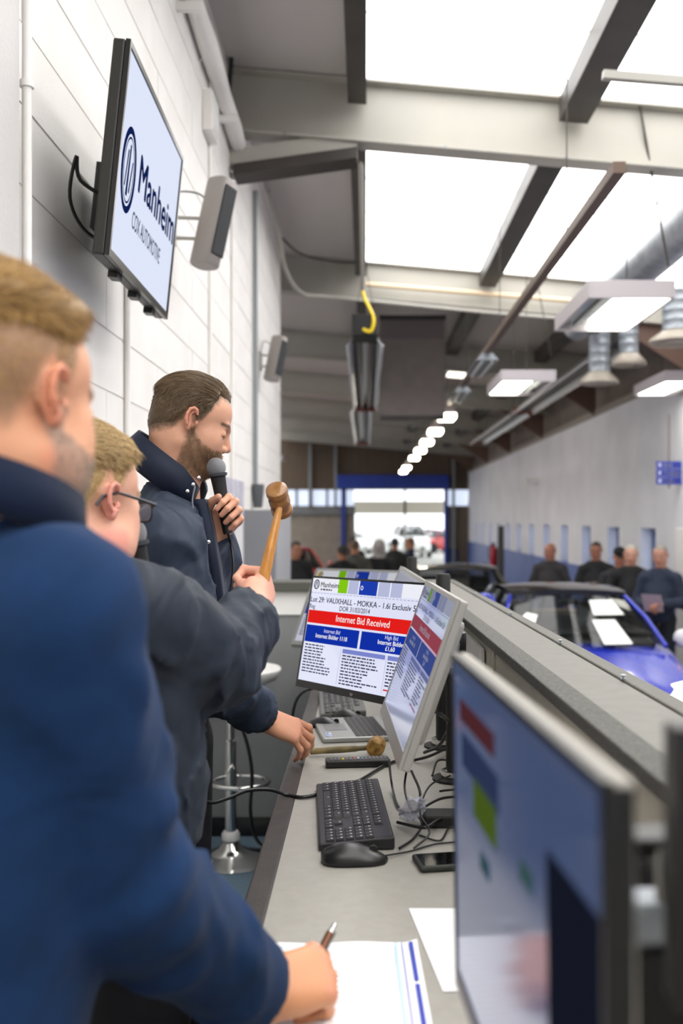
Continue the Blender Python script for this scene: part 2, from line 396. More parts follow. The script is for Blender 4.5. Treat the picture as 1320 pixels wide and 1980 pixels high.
# white strip painted in for the brightly lit part of the inner face
MB().box((xin(2.9) + .004, 2.7, 1.12), (xin(2.9) + .012, 3.25, 1.215)).build('lit_face_strip', m_white, pp)

# wall furniture: conduits, trunking
def pipe(name, pts, r, mat, label, cat='pipe', n=10, sp=None):
    q = spline(pts, sp) if sp else pts
    return tag(MB().tube(q, r, n).build(name, mat, smooth=True), label, cat)
wp = empty('wall_conduit', 'fat white conduit running up the wall at the left edge', 'conduit')
MB().tube([(XW + .045, 2.66, .3), (XW + .045, 2.66, 4.6)], .013, 12).build('tube', m_wall, wp, smooth=True)
for z in (1.9, 2.72, 3.5): MB().lathe((XW + .045, 2.66, z), [(.013, 0), (.019, .002), (.019, .02), (.013, .022)], 12).build('clip', m_wall, wp, smooth=True)
pipe('wall_conduit', [(XW + .012, 3.92, .3), (XW + .012, 3.92, 2.50)], .012, m_wall, 'thin white conduit dropping from below the wall television', 'conduit')
wp = empty('wall_conduit', 'grey conduit with a funnel end on the wall beside the far partition', 'conduit')
MB().tube([(XW + .03, 8.3, 1.85), (XW + .03, 8.3, 4.3)], .02, 10).build('tube', m_pipe, wp, smooth=True)
MB().lathe((XW + .05, 8.3, 1.66), [(.035, 0), (.04, .02), (.055, .19), (.045, .2), (.02, .2)], 16).build('hopper', M('hopper_grey', '#5d6163', .5, .3), wp, smooth=True)
pipe('wall_conduit', [(XW + .012, 6.0, 1.9), (XW + .012, 6.0, 4.2)], .01, m_wall, 'thin white conduit on the wall beyond the nearer column speaker', 'conduit')
pipe('wall_conduit', [(XW + .012, 7.0, 1.7), (XW + .012, 7.0, 4.0)], .011, m_wall, 'thin white conduit under the end of the nearest beam', 'conduit')
tk = empty('lagged_pipe', 'white lagged pipe running along the top of the wall', 'pipe')
MB().tube(spline([(XW + .06, 2.2, 4.22), (XW + .06, 4.5, 4.25), (XW + .06, 6.2, 4.22), (XW + .06, 7.3, 4.16)], 5), [.055 + .006 * math.sin(i * 1.7) for i in range(16)], 10).build('lagging', m_wall, tk, smooth=True)
for y in (3.4, 5.0, 6.4): MB().box((XW, y - .02, 4.12), (XW + .13, y + .02, 4.16)).build('bracket', m_wall, tk)
pipe('loose_cable', [P(384, 0, 5.6), P(402, 50, 5.7), P(400, 95, 5.75), P(372, 140, 5.6), P(362, 200, 5.5)], .008, m_wall, 'white cable looping down the wall above the television', 'cable', sp=6)
pipe('loose_cable', [P(440, 175, 6.9), P(434, 120, 6.85), P(447, 112, 6.8), P(440, 200, 6.9)], .016, m_blackm, 'dark cable bundle where the nearest beam meets the wall', 'cable', sp=6)
pipe('loose_cable', [P(520, 370, 9.2), P(538, 440, 9.6), P(552, 520, 10.2), P(583, 566, 10.9), P(640, 574, 11.5), P(900, 600, 11.55), P(1090, 616, 11.55)], .02, m_beam, 'grey flexible duct sagging from the wall top to the second beam', 'cable', sp=6)
pipe('loose_cable', [P(540, 455, 10), P(580, 490, 10.4), P(640, 505, 11.3), P(695, 508, 11.4)], .012, m_dark, 'thin dark cable sagging below the grey roof sheet', 'cable', sp=6)
pipe('gas_pipe', [(-.035, 7.1, 4.10), (-.035, 11.4, 4.10)], .018, m_beam, 'slim pipe running under the left edge of the skylights', 'pipe')
pipe('gas_pipe', [(0, 11.72, 4.33), (2.6, 11.72, 4.12)], .03, M('pale_brass_pipe', '#d9c3a4', .4), 'pale pipe clipped along the top of the second beam', 'pipe')
pipe('steel_channel', [P(1165, 145, 5.2), P(1330, 158, 5.2)], .03, m_beam, 'short pale channel joined to the middle purlin at top right', 'channel', 4)
# ------------------------------------------------------------------ fittings under the roof
m_lampbody = M('lamp_body_white', '#b5aeb2', .45)
m_tube_on = E('lamp_lit', '#fffdf0', LAMP_GLOW, True)
m_refl = M('lamp_louvre', '#a9b3ae', .12, .9)
def luminaire(x, y, z, lit_left, label):
    r = empty('pendant_luminaire', label, 'ceiling light', 'square hanging luminaires', (x, y, z))
    w, l, h = .6, 1.25, .125
    b = MB(); b.box((0, 0, 0), (.022, l, h)); b.box((w - .022, 0, 0), (w, l, h)); b.box((.022, 0, 0), (w - .022, .022, h)); b.box((.022, l - .022, 0), (w - .022, l, h)); b.box((.022, .022, h - .02), (w - .022, l - .022, h))
    b.build('housing', m_lampbody, r, bevel=.003)
    lo, hi = ((.03, .36) if lit_left else (.27, .57))
    MB().box((lo, .03, .012), (hi, l - .03, .03)).build('lit_panel', m_tube_on, r)
    a, c = ((hi + .01, .57) if lit_left else (.03, lo - .01))
    lv = MB().box((a, .03, .05), (c, l - .03, .06)).build('reflector', m_refl, r)
    MB().tube([((a + c)/2, .05, .035), ((a + c)/2, l - .05, .035)], .013, 10).build('lamp_tube', M('lamp_tube_off', '#d7dbd6', .3), r, smooth=True)
    for yy in (.15, l - .15):
        MB().tube([(w/2, yy, h), (w/2, yy, zroof(x + .3) - z - .01)], .004, 6).build('hanging_wire', m_dark, r)
    return r
luminaire(1.545, 6.9, 3.10, False, 'square white hanging luminaire nearest the camera, half of it dark')
luminaire(1.465, 10.8, 3.06, True, 'smaller looking square hanging luminaire behind the nearest one')
luminaire(3.27, 10.9, 3.07, True, 'square hanging luminaire cut by the right edge of the picture')
luminaire(1.5, 2.6, 3.1, True, 'square hanging luminaire above the camera')
luminaire(1.5, -1.4, 3.1, True, 'square hanging luminaire behind the camera')
luminaire(-.55, -1.2, 3.2, True, 'square hanging luminaire behind the camera by the wall')

for k, y in enumerate((12.6, 16.8, 21, 25.2, 29.4, 33.6)): luminaire(-3.4, y, 3.6, True, 'added unseen luminaire in the bay behind the left wall, %s along' % ['first', 'second', 'third', 'fourth', 'fifth', 'sixth'][k])  # added lamps, always out of view, that brighten the far hall
# trunking with a row of small lamps
tr = empty('light_trunking', 'long brown trunking hanging in line with the row of small lamps', 'trunking', None, (1.21, 0, 3.22))
MB().box((-.03, 4.75, 0), (.03, 33, .055)).build('channel', M('trunking_brown', '#6a584c', .5, .3), tr)
hw = MB()
for y in range(6, 33, 3): MB().tube([(0, y, .05), (0, y, zroof(1.21) - 3.23)], .004, 5).build('hanging_wire', m_dark, tr)
for i, y in enumerate((14.6, 17.1, 19.5, 21.9, 24.6, 29.3, 31.8)):
    l = empty('strip_lamp', 'small lit lamp under the trunking, number %s from the near end' % ['one', 'two', 'three', 'four', 'five', 'six', 'seven'][i], 'lamp', 'row of small lamps', (1.21, y, 3.1))
    MB().prism([(-.06, 0, .12), (.06, 0, .12), (.12, 0, .02), (-.12, 0, .02)], (0, .5, 0)).build('shade', m_lampbody, l)
    MB().box((-.115, -.01, -.06), (.115, .5, .02)).build('lit_panel', E('small_lamp_lit', '#fff3da', 16., True), l, bevel=.02)
for y in (9.9, 12.4):
    l = empty('strip_lamp', 'unlit strip lamp under the trunking, %s' % ('nearer one' if y < 11 else 'farther one beside the middle luminaire'), 'lamp', 'unlit strip lamps', (1.21, y, 3.15))
    MB().prism([(-.05, 0, .07), (.05, 0, .07), (.11, 0, 0), (-.11, 0, 0)], (0, 1.1, 0)).build('shade', m_galv, l)
    for s in (-.05, .05): MB().tube([(s, .03, -.015), (s, 1.07, -.015)], .013, 8).build('lamp_tube', M('lamp_tube_off', '#d7dbd6', .3), l, smooth=True)

# radiant tube heaters: inverted trough reflectors with a U tube inside
m_mir = M('heater_reflector', '#cfd3d8', .3, .65)
def heater(x, y0, y1, z, label, burner=True):
    h = empty('radiant_heater', label, 'radiant heater', 'radiant tube heaters', (x, y0, z))
    L = y1 - y0; out = [(-.19, 0, 0), (-.175, 0, .015), (-.10, 0, .13), (.10, 0, .13), (.175, 0, .015), (.19, 0, 0)]
    inn = [(-.17, 0, .012), (-.095, 0, .12), (.095, 0, .12), (.17, 0, .012)]
    MB().prism([out[0], out[1], out[2], out[3], out[4], out[5]] + inn[::-1], (0, L, 0)).build('reflector', m_mir, h)
    for s in (-1, 1): MB().tube([(s * .187, 0, .0), (s * .187, L, .0)], .011, 8).build('rim', M('heater_rim', '#e6e9f0', .3, .2), h, smooth=True)
    pts = [(-.06, .05, .06), (-.06, L - .12, .06), (-.04, L - .07, .06), (.04, L - .07, .06), (.06, L - .12, .06), (.06, .05, .06)]
    MB().tube(pts, .032, 10).build('burner_tube', M('heater_tube', '#4f4a48', .35, .9), h, smooth=True)
    MB().box((-.17, L - .02, .0), (.17, L, .12)).build('end_plate', M('heater_end_red', '#9a4a3c', .4, .5), h)
    if burner:
        MB().box((-.13, -.45, .02), (.13, -.02, .24)).build('burner_box', m_blackm, h, bevel=.01)
        MB().tube(spline([(-.02, -.3, .5), (.0, -.32, .42), (.05, -.4, .3), (.09, -.46, .18), (.06, -.47, .06), (-.02, -.46, .08)], 6), .018, 8).build('gas_hose', M('gas_hose_yellow', '#e6c81e', .4), h, smooth=True)
    for yy in (.3, L - .4):
        for s in (-.15, .15): MB().tube([(s, yy, .05), (0, yy, zroof(x) - z - (.215 if x > 2 or y0 + yy < 12 else .012))], .004, 5).build('hanging_chain', m_dark, h)
    return h
heater(-.01, 10.5, 17.0, 3.40, 'long radiant tube heater with yellow gas hose hanging in mid picture')
heater(-.09, 17.6, 25.5, 3.46, 'radiant tube heater directly beyond the one with the yellow hose', False)
heater(3.0, 11.9, 19.0, 3.57, 'radiant tube heater along the right below the round ducts')
heater(3.0, 19.4, 26.8, 3.57, 'radiant tube heater along the right, far one with reddish end', False)

# hanging board, ducts
hb = empty('hanging_board', 'wide grey brown board hanging below the roof in mid hall', 'hanging board', None, (0, 14, 0))
m_bd = M('board_grey_brown', '#7f7672', .8, col2='#877e7a', nscale=6)
MB().box((.20, 0, 3.02), (1.11, .12, 4.10)).build('panel', m_bd, hb)
MB().box((.20, .01, 4.10), (1.11, .11, 4.37)).build('upper_panel', M('board_upper', '#746c6a', .8), hb)
MB().box((.19, -.02, 4.37), (1.13, .14, 4.43)).build('top_rail', m_dark, hb)
MB().box((.20, -.01, 2.965), (1.11, .13, 3.02)).build('underside_shade', m_dark, hb)  # dark strip stands in for the shade on the board's bottom face
def duct(x, y, z0, r, label, top=None):
    d = empty('duct_drop', label, 'air duct', 'round air ducts', (x, y, z0))
    m = MB(); prof = []
    hgt = (top or zroof(x) - .35) - z0
    k = 0.12
    while k < hgt: prof += [(r, k), (r + .006, k + .01), (r, k + .02)]; k += .1
    m.lathe((0, 0, 0), [(r, .1)] + prof + [(r, hgt)], 24); m.build('duct_pipe', m_galv, d, smooth=True)
    MB().lathe((0, 0, 0), [(r, .12), (r * 1.25, .09), (r * 1.75, .035), (r * 1.85, .0), (r * 1.8, -.012), (r * 1.5, -.004), (r * 1.45, .012), (r * 1.1, -.008), (r * 1.05, .014), (r * .5, -.004), (.001, .01)], 32).build('diffuser', M('diffuser_beige', '#a39a8d', .4), d, smooth=True)
duct(2.58, 11.0, 3.07, .115, 'galvanised round duct drop with diffuser, left of the three', 3.61)
duct(2.876, 10.9, 3.257, .105, 'galvanised round duct drop with diffuser, middle of the three')
duct(3.33, 10.6, 3.45, .17, 'galvanised round duct drop with diffuser, at the right edge above the lamps')
pipe('spiral_duct', [(2.40, 5.6, 3.76), (2.40, 11.3, 3.76)], .165, m_galv, 'fat galvanised duct running under the skylights at right', 'air duct', 20)
pipe('hanging_wire', [P(1222, 120, 6.9), P(1255, 310, 7.0), P(1292, 515, 7.1)], .009, m_dark, 'dark stay wire hanging beside the nearest luminaire', 'wire', 5)
pipe('hanging_wire', [P(1040, 555, 10.9), P(1066, 690, 11.0)], .006, m_dark, 'thin dark stay wire above the second luminaire', 'wire', 5)

# projecting sign
sg = empty('hanging_sign', 'blue three-line direction sign hung from a thin pole at right', 'sign', None, (3.62, 12.3, 0))
MB().tube([(.13, .02, 1.95), (.13, .02, 2.86)], .012, 8).build('pole', M('sign_pole', '#6d6460', .5), sg)
for k, w in enumerate(('Exit', 'Toilets', 'Cafe')):
    z = 2.28 - k * .098
    p = MB().box((-.03, 0, z - .09), (.36, .02, z)).build('sign_panel', M('sign_blue', '#2b3aa0', .5), sg)
    s = Sheet((-.03, -.001, z), (1, 0, 0), (0, 0, 1), .39, .09)
    t = MB(); s.text(t, w, .24, .76, .52, bold=.03); t.build('lettering', M('sign_letter', '#e6e8f4', .5), p, fix=False)
    t = MB(); s.rect(t, .07, .3, .14, .7); t.build('arrow_mark', M('sign_letter', '#e6e8f4', .5), p, fix=False)

# fire extinguisher and bollard near the right wall, far
ex = empty('fire_extinguisher', 'red fire extinguisher on the blue dado of the right wall', 'extinguisher', None, (XR - .12, 29.5, .16))
MB().lathe((0, 0, 0), [(.10, 0), (.11, .03), (.11, .5), (.06, .6), (.03, .62)], 16).build('cylinder', M('extinguisher_red', '#b3202a', .35), ex, smooth=True)
MB().box((-.05, -.02, .62), (.05, .02, .7)).build('valve', m_black, ex)
MB().tube(spline([(-.03, 0, .65), (-.14, 0, .5), (-.13, 0, .2)], 5), .015, 6).build('hose', m_black, ex, smooth=True)
bo = empty('steel_post', 'dark grey steel post standing in front of the right wall', 'post', None, (3.28, 24.2, HALL))
MB().box((-.2, -.2, 0), (.2, .2, .04)).build('base_plate', m_dark, bo); MB().box((-.07, -.07, .04), (.07, .07, 1.9)).build('column', M('post_grey', '#4b4844', .5), bo, bevel=.01)
cc = empty('security_camera', 'small security camera high on the right wall', 'camera', None, (XR, 22.7, 2.45))
MB().box((-.2, -.02, 0), (0, .02, .04)).build('arm', m_white, cc); MB().tube([(-.2, .12, -.02), (-.2, -.14, -.06)], .05, 10).build('camera_body', m_white, cc, smooth=True)

# ------------------------------------------------------------------ things on the left wall
# wall television
NT, NB_ = Vector((-.660, 2.80, 2.920)), Vector((-.7215, 2.80, 2.313))
Wt = .944; ry = (Vector((-.6836, 3.744, 2.9275)) - NT).normalized(); uz = (NT - NB_).normalized(); Ht = .612
nx = ry.cross(uz).normalized()                     # out of the screen, towards the room
tv = empty('television', 'large black television tilted forward on the white wall, showing a logo', 'television')
TLc = NT.copy()
def tvp(a, b, d): return TLc + ry * a - uz * b + nx * d
bz = MB()
for a0, a1, b0, b1 in ((0, Wt, 0, .016), (0, Wt, Ht - .022, Ht), (0, .014, .016, Ht - .022), (Wt - .014, Wt, .016, Ht - .022)):
    bz.obox(tvp(a0, b1, -.014), ry * (a1 - a0), uz * (b1 - b0), nx * .014)
bz.build('bezel', M('tv_bezel', '#15120f', .3), tv)
bk = MB(); bk.obox(tvp(.0, Ht, -.05), ry * Wt, uz * Ht, nx * .035); bk.build('back_case', M('tv_case', '#26241f', .45), tv, bevel=.006)
MB().obox(tvp(.22, Ht - .08, -.075), ry * (Wt - .34), uz * (Ht - .2), nx * .03).build('back_bulge', M('tv_case', '#26241f', .45), tv, bevel=.02)
scr = MB().obox(tvp(.014, Ht - .022, -.012), ry * (Wt - .028), uz * (Ht - .038), nx * .006).build('screen', E('tv_screen', '#dfe6fa', .70), tv)
S = Sheet(tvp(0, 0, -.0058), ry, uz, Wt, Ht)
m_logo = E('logo_navy', '#0d1a45', 1.0)
def ua(Y): return (Y - 2.80) / .944
def vb(z): return (2.92 - z) / .607
lg = MB(); cxu, cyv = ua(2.945), vb(2.60)
def ring(mb, sh, cu, cv, ru, rv, t, n=48, lift=.001):
    pts = []
    for k in range(n):
        a = 2 * math.pi * k / n; pts.append((sh.p(cu + ru * math.cos(a), cv + rv * math.sin(a), lift), sh.p(cu + (ru - t * .75) * math.cos(a), cv + (rv - t) * math.sin(a), lift)))
    for k in range(n):
        a, b = pts[k], pts[(k + 1) % n]; mb.quad(a[0], a[1], b[1], b[0])
def poly(mb, sh, pts, lift=.0012): mb.quad(*[sh.p(a, b, lift) for a, b in pts])
ring(lg, S, cxu, cyv, .100, .205, .034)
ring(lg, S, cxu, cyv, .070, .158, .010)
for pts in ([(-.045, .09), (-.033, .09), (-.012, -.09), (-.026, -.09)], [(-.004, -.125), (.012, -.125), (.004, .125), (-.020, .125)], [(.014, .10), (.030, .10), (.052, -.06), (.040, -.06)]):
    poly(lg, S, [(cxu + a, cyv + b) for a, b in pts])
lg.build('logo', m_logo, scr, fix=False)
lt = MB(); S.text(lt, 'Manheim', ua(3.075), vb(2.585), .185, width=.62 / Wt, bold=.035); lt.build('lettering', m_logo, scr, fix=False)
lt = MB(); S.text(lt, 'Cox Automotive'.upper(), ua(3.045), vb(2.462), .085, width=.46 / Wt, bold=.02); lt.build('lettering', E('logo_grey', '#3a4258', 1.), scr, fix=False)
for a in (.2, .48, .74): MB().obox(tvp(a, Ht + .018, -.05), ry * .06, uz * .02, nx * .03).build('foot_stub', m_black, tv)
MB().obox(tvp(.5, Ht - .2, -.2), ry * .26, uz * .22, nx * .13).build('wall_mount', m_black, tv)
MB().tube(spline([tvp(.22, .40, -.06), tvp(.17, .36, -.15), tvp(.14, .30, -.16), tvp(.15, .42, -.17), tvp(.2, .5, -.13), tvp(.3, .52, -.06)], 6), .006, 6).build('power_cable', m_black, tv, smooth=True)

# column speakers
def speaker(top, bot, w, label, n):
    s = empty('column_speaker', label, 'speaker', 'grey column speakers')
    ax = (Vector(top) - Vector(bot)); L = ax.length; ax.normalize()
    out = Vector((.82, -.57, 0)); out = (out - ax * out.dot(ax)).normalized(); side = ax.cross(out)
    def loop(o, grow=1.):
        pts = []
        for k in range(20):
            a = 2 * math.pi * k / 20
            c, sn = math.cos(a), math.sin(a)
            pts.append(o + out * (w * .62 * grow * math.copysign(abs(c) ** .7, c)) + side * (w * .5 * grow * math.copysign(abs(sn) ** .7, sn)))
        return pts
    b = Vector(bot); r = MB().rings([loop(b, .9), loop(b + ax * .01), loop(b + ax * (L - .01)), loop(b + ax * L, .9)]); r.build('case', M('speaker_case', '#8d8682', .45), s, smooth=True)
    g = MB()
    f = out * (w * .585)
    g.obox(b + f + side * (-w * .34) + ax * .05, side * (w * .68), ax * (L - .09), out * (w * .09)); g.build('grille', M('speaker_grille', '#25282b', .6, bump=.5, bscale=500), s, bevel=.004)
    mid = b + ax * L * .45 - out * w * .55
    wallp = Vector((XW + .002, mid.y - .02, mid.z))
    MB().obox(wallp + Vector((0, -.05, -.08)), (.02, 0, 0), (0, .1, 0), (0, 0, .16)).build('wall_plate', m_beam, s, bevel=.003)
    for dz in (-.05, .05): MB().tube([wallp + Vector((.015, 0, dz)), mid + Vector((0, 0, dz))], .009, 8).build('bracket_arm', m_beam, s)
    MB().tube(spline([wallp + Vector((.01, 0, .07)), wallp + Vector((.03, -.02, .16)), mid + ax * .1 + Vector((-.05, 0, .08)), mid + ax * .14], 6), .004, 6).build('cable', m_black, s)
speaker(P(430, 350, 4.85), P(394, 515, 4.80), .115, 'grey column speaker tilted on the wall beside the television', 0)
speaker(P(541, 652, 8.9), P(524, 736, 8.85), .115, 'grey column speaker farther along the wall', 1)
bx = empty('junction_box', 'small white box high on the wall above the nearer speaker', 'box', None, (XW, 5.9, 3.95))
MB().box((0, -.12, -.12), (.06, .12, .12)).build('case', m_wall, bx, bevel=.006); MB().box((.06, -.1, -.1), (.066, .1, .1)).build('lid', m_white, bx, bevel=.003)

# grey cabinet and poster door behind the partition on the wall
cb = empty('wall_cabinet', 'plain grey cabinet standing against the wall beyond the low partition', 'cabinet', None, (XW, 7.75, HALL))
MB().box((0, 0, 0), (.24, 1.55, 2.14)).build('case', M('cabinet_grey', '#85878c', .5), cb, bevel=.006)
MB().box((.24, .04, .1), (.252, 1.51, 2.1)).build('cabinet_door', M('cabinet_door_grey', '#a7a8ac', .5), cb, bevel=.004)
po = empty('wall_poster', 'pale lavender notice board on the wall behind the hand with the microphone', 'notice board', None, (XW, 6.55, .4))
MB().box((0, 0, 0), (.02, 1.05, 1.45)).build('board', M('poster_lavender', '#a9a6b8', .5, col2='#c9c7d0', nscale=5), po)
MB().box((.02, .5, .6), (.024, .95, 1.2)).build('sheet', m_white, po)
# ------------------------------------------------------------------ auction desk
ZD = .915
dk = empty('auction_desk', 'long grey topped desk with a dark edge in front of the auctioneers', 'desk', None, (0, 0, 0))
m_desk = M('desk_laminate', '#9f9c94', .45, col2='#99968e', nscale=40, bump=.03, bscale=400)
MB().prism([(-.165, -.5, ZD - .03), (xin(-.5) + .008, -.5, ZD - .03), (xin(4.9) + .008, 4.9, ZD - .03), (-.165, 4.9, ZD - .03)], (0, 0, .03)).build('desk_top', m_desk, dk)
MB().box((-.209, -.5, ZD - .045), (-.165, 4.9, ZD + .001)).build('edge_strip', M('desk_edge', '#2c2927', .5, col2='#3a3330', nscale=25, bump=.1, bscale=200), dk, bevel=.004)
MB().box((.1, -.4, 0), (.13, 4.88, ZD - .03)).build('front_panel', m_grey, dk)
for y in (-.3, 2.2, 4.6): MB().box((-.14, y, 0), (.1, y + .04, ZD - .03)).build('support', m_grey, dk)

# ------------------------------------------------------------------ screens
GLOW = {}
def glow(col, s): return E('glow_%s_%d' % (col.strip('#'), round(s * 100)), col, s)
def bars(sh, mb, a0, a1, b0, b1, rows, hgt=.45, fill=.8, seed=1):
    "rows of print too small to read: short word-long dashes"
    rr = random.Random(seed); n = rows; st = (b1 - b0) / n
    for i in range(n):
        a = a0; end = a0 + (a1 - a0) * rr.uniform(.55, fill + .15)
        while a < end:
            w = rr.uniform(.012, .04); w = min(w, end - a)
            if w > .004: sh.rect(mb, a, b0 + i * st, a + w, b0 + i * st + st * hgt, .0008)
            a += w + .007
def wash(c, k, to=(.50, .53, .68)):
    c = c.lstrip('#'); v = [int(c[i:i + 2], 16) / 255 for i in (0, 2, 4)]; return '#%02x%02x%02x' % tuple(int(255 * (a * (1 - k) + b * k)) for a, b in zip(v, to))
def lot_page(sh, par, s, words=True, k=0.):
    L = lambda c: glow(wash(c, k), s)
    def rects(name, col, rs, lift=.0006):
        m = MB()
        for r in rs: sh.rect(m, *r, lift)
        m.build(name, L(col), par, fix=False)
    rects('page_header', '#f2f3fc', [(0, 0, 1, .125)])
    rects('green_button', '#86c916', [(.247, .0, .33, .13)], .0008)
    for a0, a1 in ((.337, .425), (.597, .69), (.70, .79)): rects('grey_button', '#b9bede', [(a0, 0, a1, .13)], .0008)
    rects('blue_button', '#1f3fb0', [(.435, .0, .587, .13)], .0008)
    rects('dashed_rule', '#8f94b5', [(.03 * k, .142, .03 * k + .02, .147) for k in range(33)])
    rects('red_banner', '#e8201c', [(.005, .315, .995, .44)])
    for a0, a1 in ((.005, .49), (.51, .995)): rects('blue_box', '#1231a8', [(a0, .46, a1, .625)])
    rects('column_head', '#7d88d0', [(.37, .645, .73, .685), (.75, .645, .99, .685)])
    rects('column_rule', '#aab0d4', [(.352, .65, .355, .98), (.738, .65, .741, .98)])
    m = MB(); bars(sh, m, .02, .30, .645, .93, 10, seed=3); bars(sh, m, .375, .72, .70, .985, 10, seed=5); bars(sh, m, .755, .98, .70, .93, 8, seed=8)
    o = m.build('small_print', L('#3d3f5c'), par, fix=False); o['kind'] = 'stuff'
    m = MB(); bars(sh, m, .75, .95, .94, .97, 1, seed=2); m.build('red_print', L('#d8383c'), par, fix=False)
    m = MB(); ring(m, sh, .042, .062, .026, .048, .012, 24); poly(m, sh, [(.03, .085), (.036, .085), (.042, .04), (.048, .085), (.054, .085), (.048, .035), (.036, .035)]); m.build('logo', L('#2a3050'), par, fix=False)
    m = MB(); ring(m, sh, .457, .065, .012, .022, .008, 16); m.build('button_icon', L('#e4e8fb'), par, fix=False)
    def T(col, *a, **k):
        m = MB(); sh.text(m, *a, **k); m.build('lettering', L(col), par, fix=False)
    if not words: return
    T('#1a1e3a', 'Manheim', .08, .085, .05, bold=.02, width=.165)
    m = MB(); bars(sh, m, .085, .24, .1, .118, 1, .9, 1., 4); m.build('small_print', L('#3d3f5c'), par, fix=False)
    T('#24273f', 'Lot 29: VAUXHALL - MOKKA - 1.6i Exclusiv 5d', .005, .235, .052, bold=.02, width=.93)
    T('#24273f', 'Reg', .005, .298, .042, bold=.012)
    T('#24273f', 'DOR 31/03/2014', .42, .298, .045, align='CENTER', bold=.012)
    T('#ffffff', 'Internet Bid Received', .5, .402, .062, align='CENTER', bold=.004)
    T('#e6e9ff', 'Internet Bid', .25, .52, .036, align='CENTER', shear=.15)
    T('#ffffff', 'Internet Bidder 1118', .25, .575, .04, align='CENTER', bold=.015)
    T('#e6e9ff', 'High Bid', .76, .505, .036, align='CENTER'); T('#ffffff', 'Internet Bidder', .76, .555, .04, align='CENTER', bold=.015); T('#ffffff', '£1,60', .76, .605, .04, align='CENTER', bold=.015)
m_bez = M('monitor_bezel_black', '#121214', .35); m_silver = M('monitor_case_silver', '#9d9b97', .4, .15)
def monitor(label, TL, TR, BL, s, page, bezel=m_bez, case=m_bez, t=.02, chin=.022, bw=.007, pole=None, bg='#e3e6fb', bt=None):
    TL, TR, BL = Vector(TL), Vector(TR), Vector(BL)
    r = (TR - TL).normalized(); n = r.cross(TL - BL).normalized(); u = n.cross(r); w = (TR - TL).length; h = (TL - BL).length
    o = empty('monitor', label, 'monitor', 'computer monitors on the desk')
    def q(a, b, d): return TL + r * a - u * b + n * d
    f = MB()
    for a0, a1, b0, b1 in ((0, w, 0, bw), (0, w, h - chin, h), (0, bw, bw, h - chin), (w - bw, w, bw, h - chin)):
        f.obox(q(a0, b1, -.006), r * (a1 - a0), u * (b1 - b0), n * .006)
    f.build('bezel', bezel, o)
    MB().obox(q(0, h, -t), r * w, u * h, n * (t - .006)).build('back_case', case, o, bevel=.003)
    if bt: MB().obox(q(w * .12, h * .88, -t - bt), r * w * .76, u * h * .76, n * bt).build('rear_bulge', case, o, bevel=.012)
    sc = MB().obox(q(bw, h - chin, -.005), r * (w - 2 * bw), u * (h - chin - bw), n * .0035)
    sm = M('screen_%s_%d' % (bg.strip('#'), round(s * 100)), '#0a0a0c', .12, emis=bg, estr=s, spec=.6); sm.cycles.emission_sampling = 'NONE'
    sc = sc.build('screen', sm, o)
    page(Sheet(q(bw, bw, -.0014), r, u, w - 2 * bw, h - chin - bw), sc, s)
    if pole is not None:
        c = q(w / 2, h * .5, -t - (bt or 0)); pz = Vector((pole[0], pole[1], c.z))
        MB().obox(c - r * .05 - u * .05 - n * .012, r * .1, u * .1, n * .012).build('mount_plate', m_black, o, bevel=.003)
        MB().tube([c - n * .012, c - n * .035, pz], .016, 10).build('arm', m_black, o, smooth=True)
        MB().lathe((pole[0], pole[1], c.z - .03), [(.024, 0), (.03, .004), (.03, .056), (.024, .06)], 16).build('clamp', m_black, o, smooth=True)
    return o
def no_page(sh, par, s): pass
def page_a(sh, par, s):
    def R(n, c, *r):
        m = MB(); sh.rect(m, *r); m.build(n, glow(c, s), par, fix=False)
    R('red_banner', '#84484f', .08, .10, .42, .165); R('dark_box', '#4f6090', .1, .20, .45, .30); R('green_button', '#7a9838', .22, .285, .43, .40); R('side_panel', '#2b3145', .76, .22, .995, .98); R('grey_strip', '#7d8fc0', .0, .0, .995, .04)
    R('green_tick', '#5f8a88', .6, .32, .68, .37); R('green_mark', '#57808c', .28, .47, .36, .52)
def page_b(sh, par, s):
    up = Sheet(sh.o, sh.r, sh.u, sh.w, sh.h * .80); lot_page(up, par, s, True, .5)  # same page as its neighbour, off-angle washout mixed into the colours
def page_d(sh, par, s):
    lot_page(sh, par, s, False)
    m = MB(); ring(m, sh, .03, .06, .022, .05, .03, 20); m.build('yellow_badge', glow('#e2c04a', s), par, fix=False)
# nearest monitor, seen almost edge-on
mon_a = monitor('nearest monitor, blurred and seen almost edge-on at lower right', P(872, 1262, 1.08), P(1165, 1512, .55), P(880, 1902, 1.08), .20, page_a, m_bez, M('monitor_case_warm', '#8f8b84', .45), t=.019, chin=.02, pole=(.235, .80), bg='#6f86bd', bt=.02)
monitor('tilted silver edged monitor in the middle of the desk, showing the lot page in washed colours', P(823, 1122, 2.33), P(884, 1158, 1.80), P(734, 1376, 2.33), .42, page_b, m_silver, m_silver, t=.022, chin=.03, bw=.009, pole=(.222, 2.5), bg='#a9b0cf', bt=.02)
mon_c = monitor('black framed monitor showing the lot page with a red banner', P(604, 1113, 2.95), P(836, 1128, 2.55), P(575, 1327, 2.90), 0.66, lot_page, t=.02, chin=.021, bw=.006, pole=(.222, 2.86), bt=.02)
_tl, _tr, _bl = P(604, 1113, 2.95), P(836, 1128, 2.55), P(575, 1327, 2.90); _r = (_tr - _tl).normalized(); _n = _r.cross(_tl - _bl).normalized(); _u = _n.cross(_r)
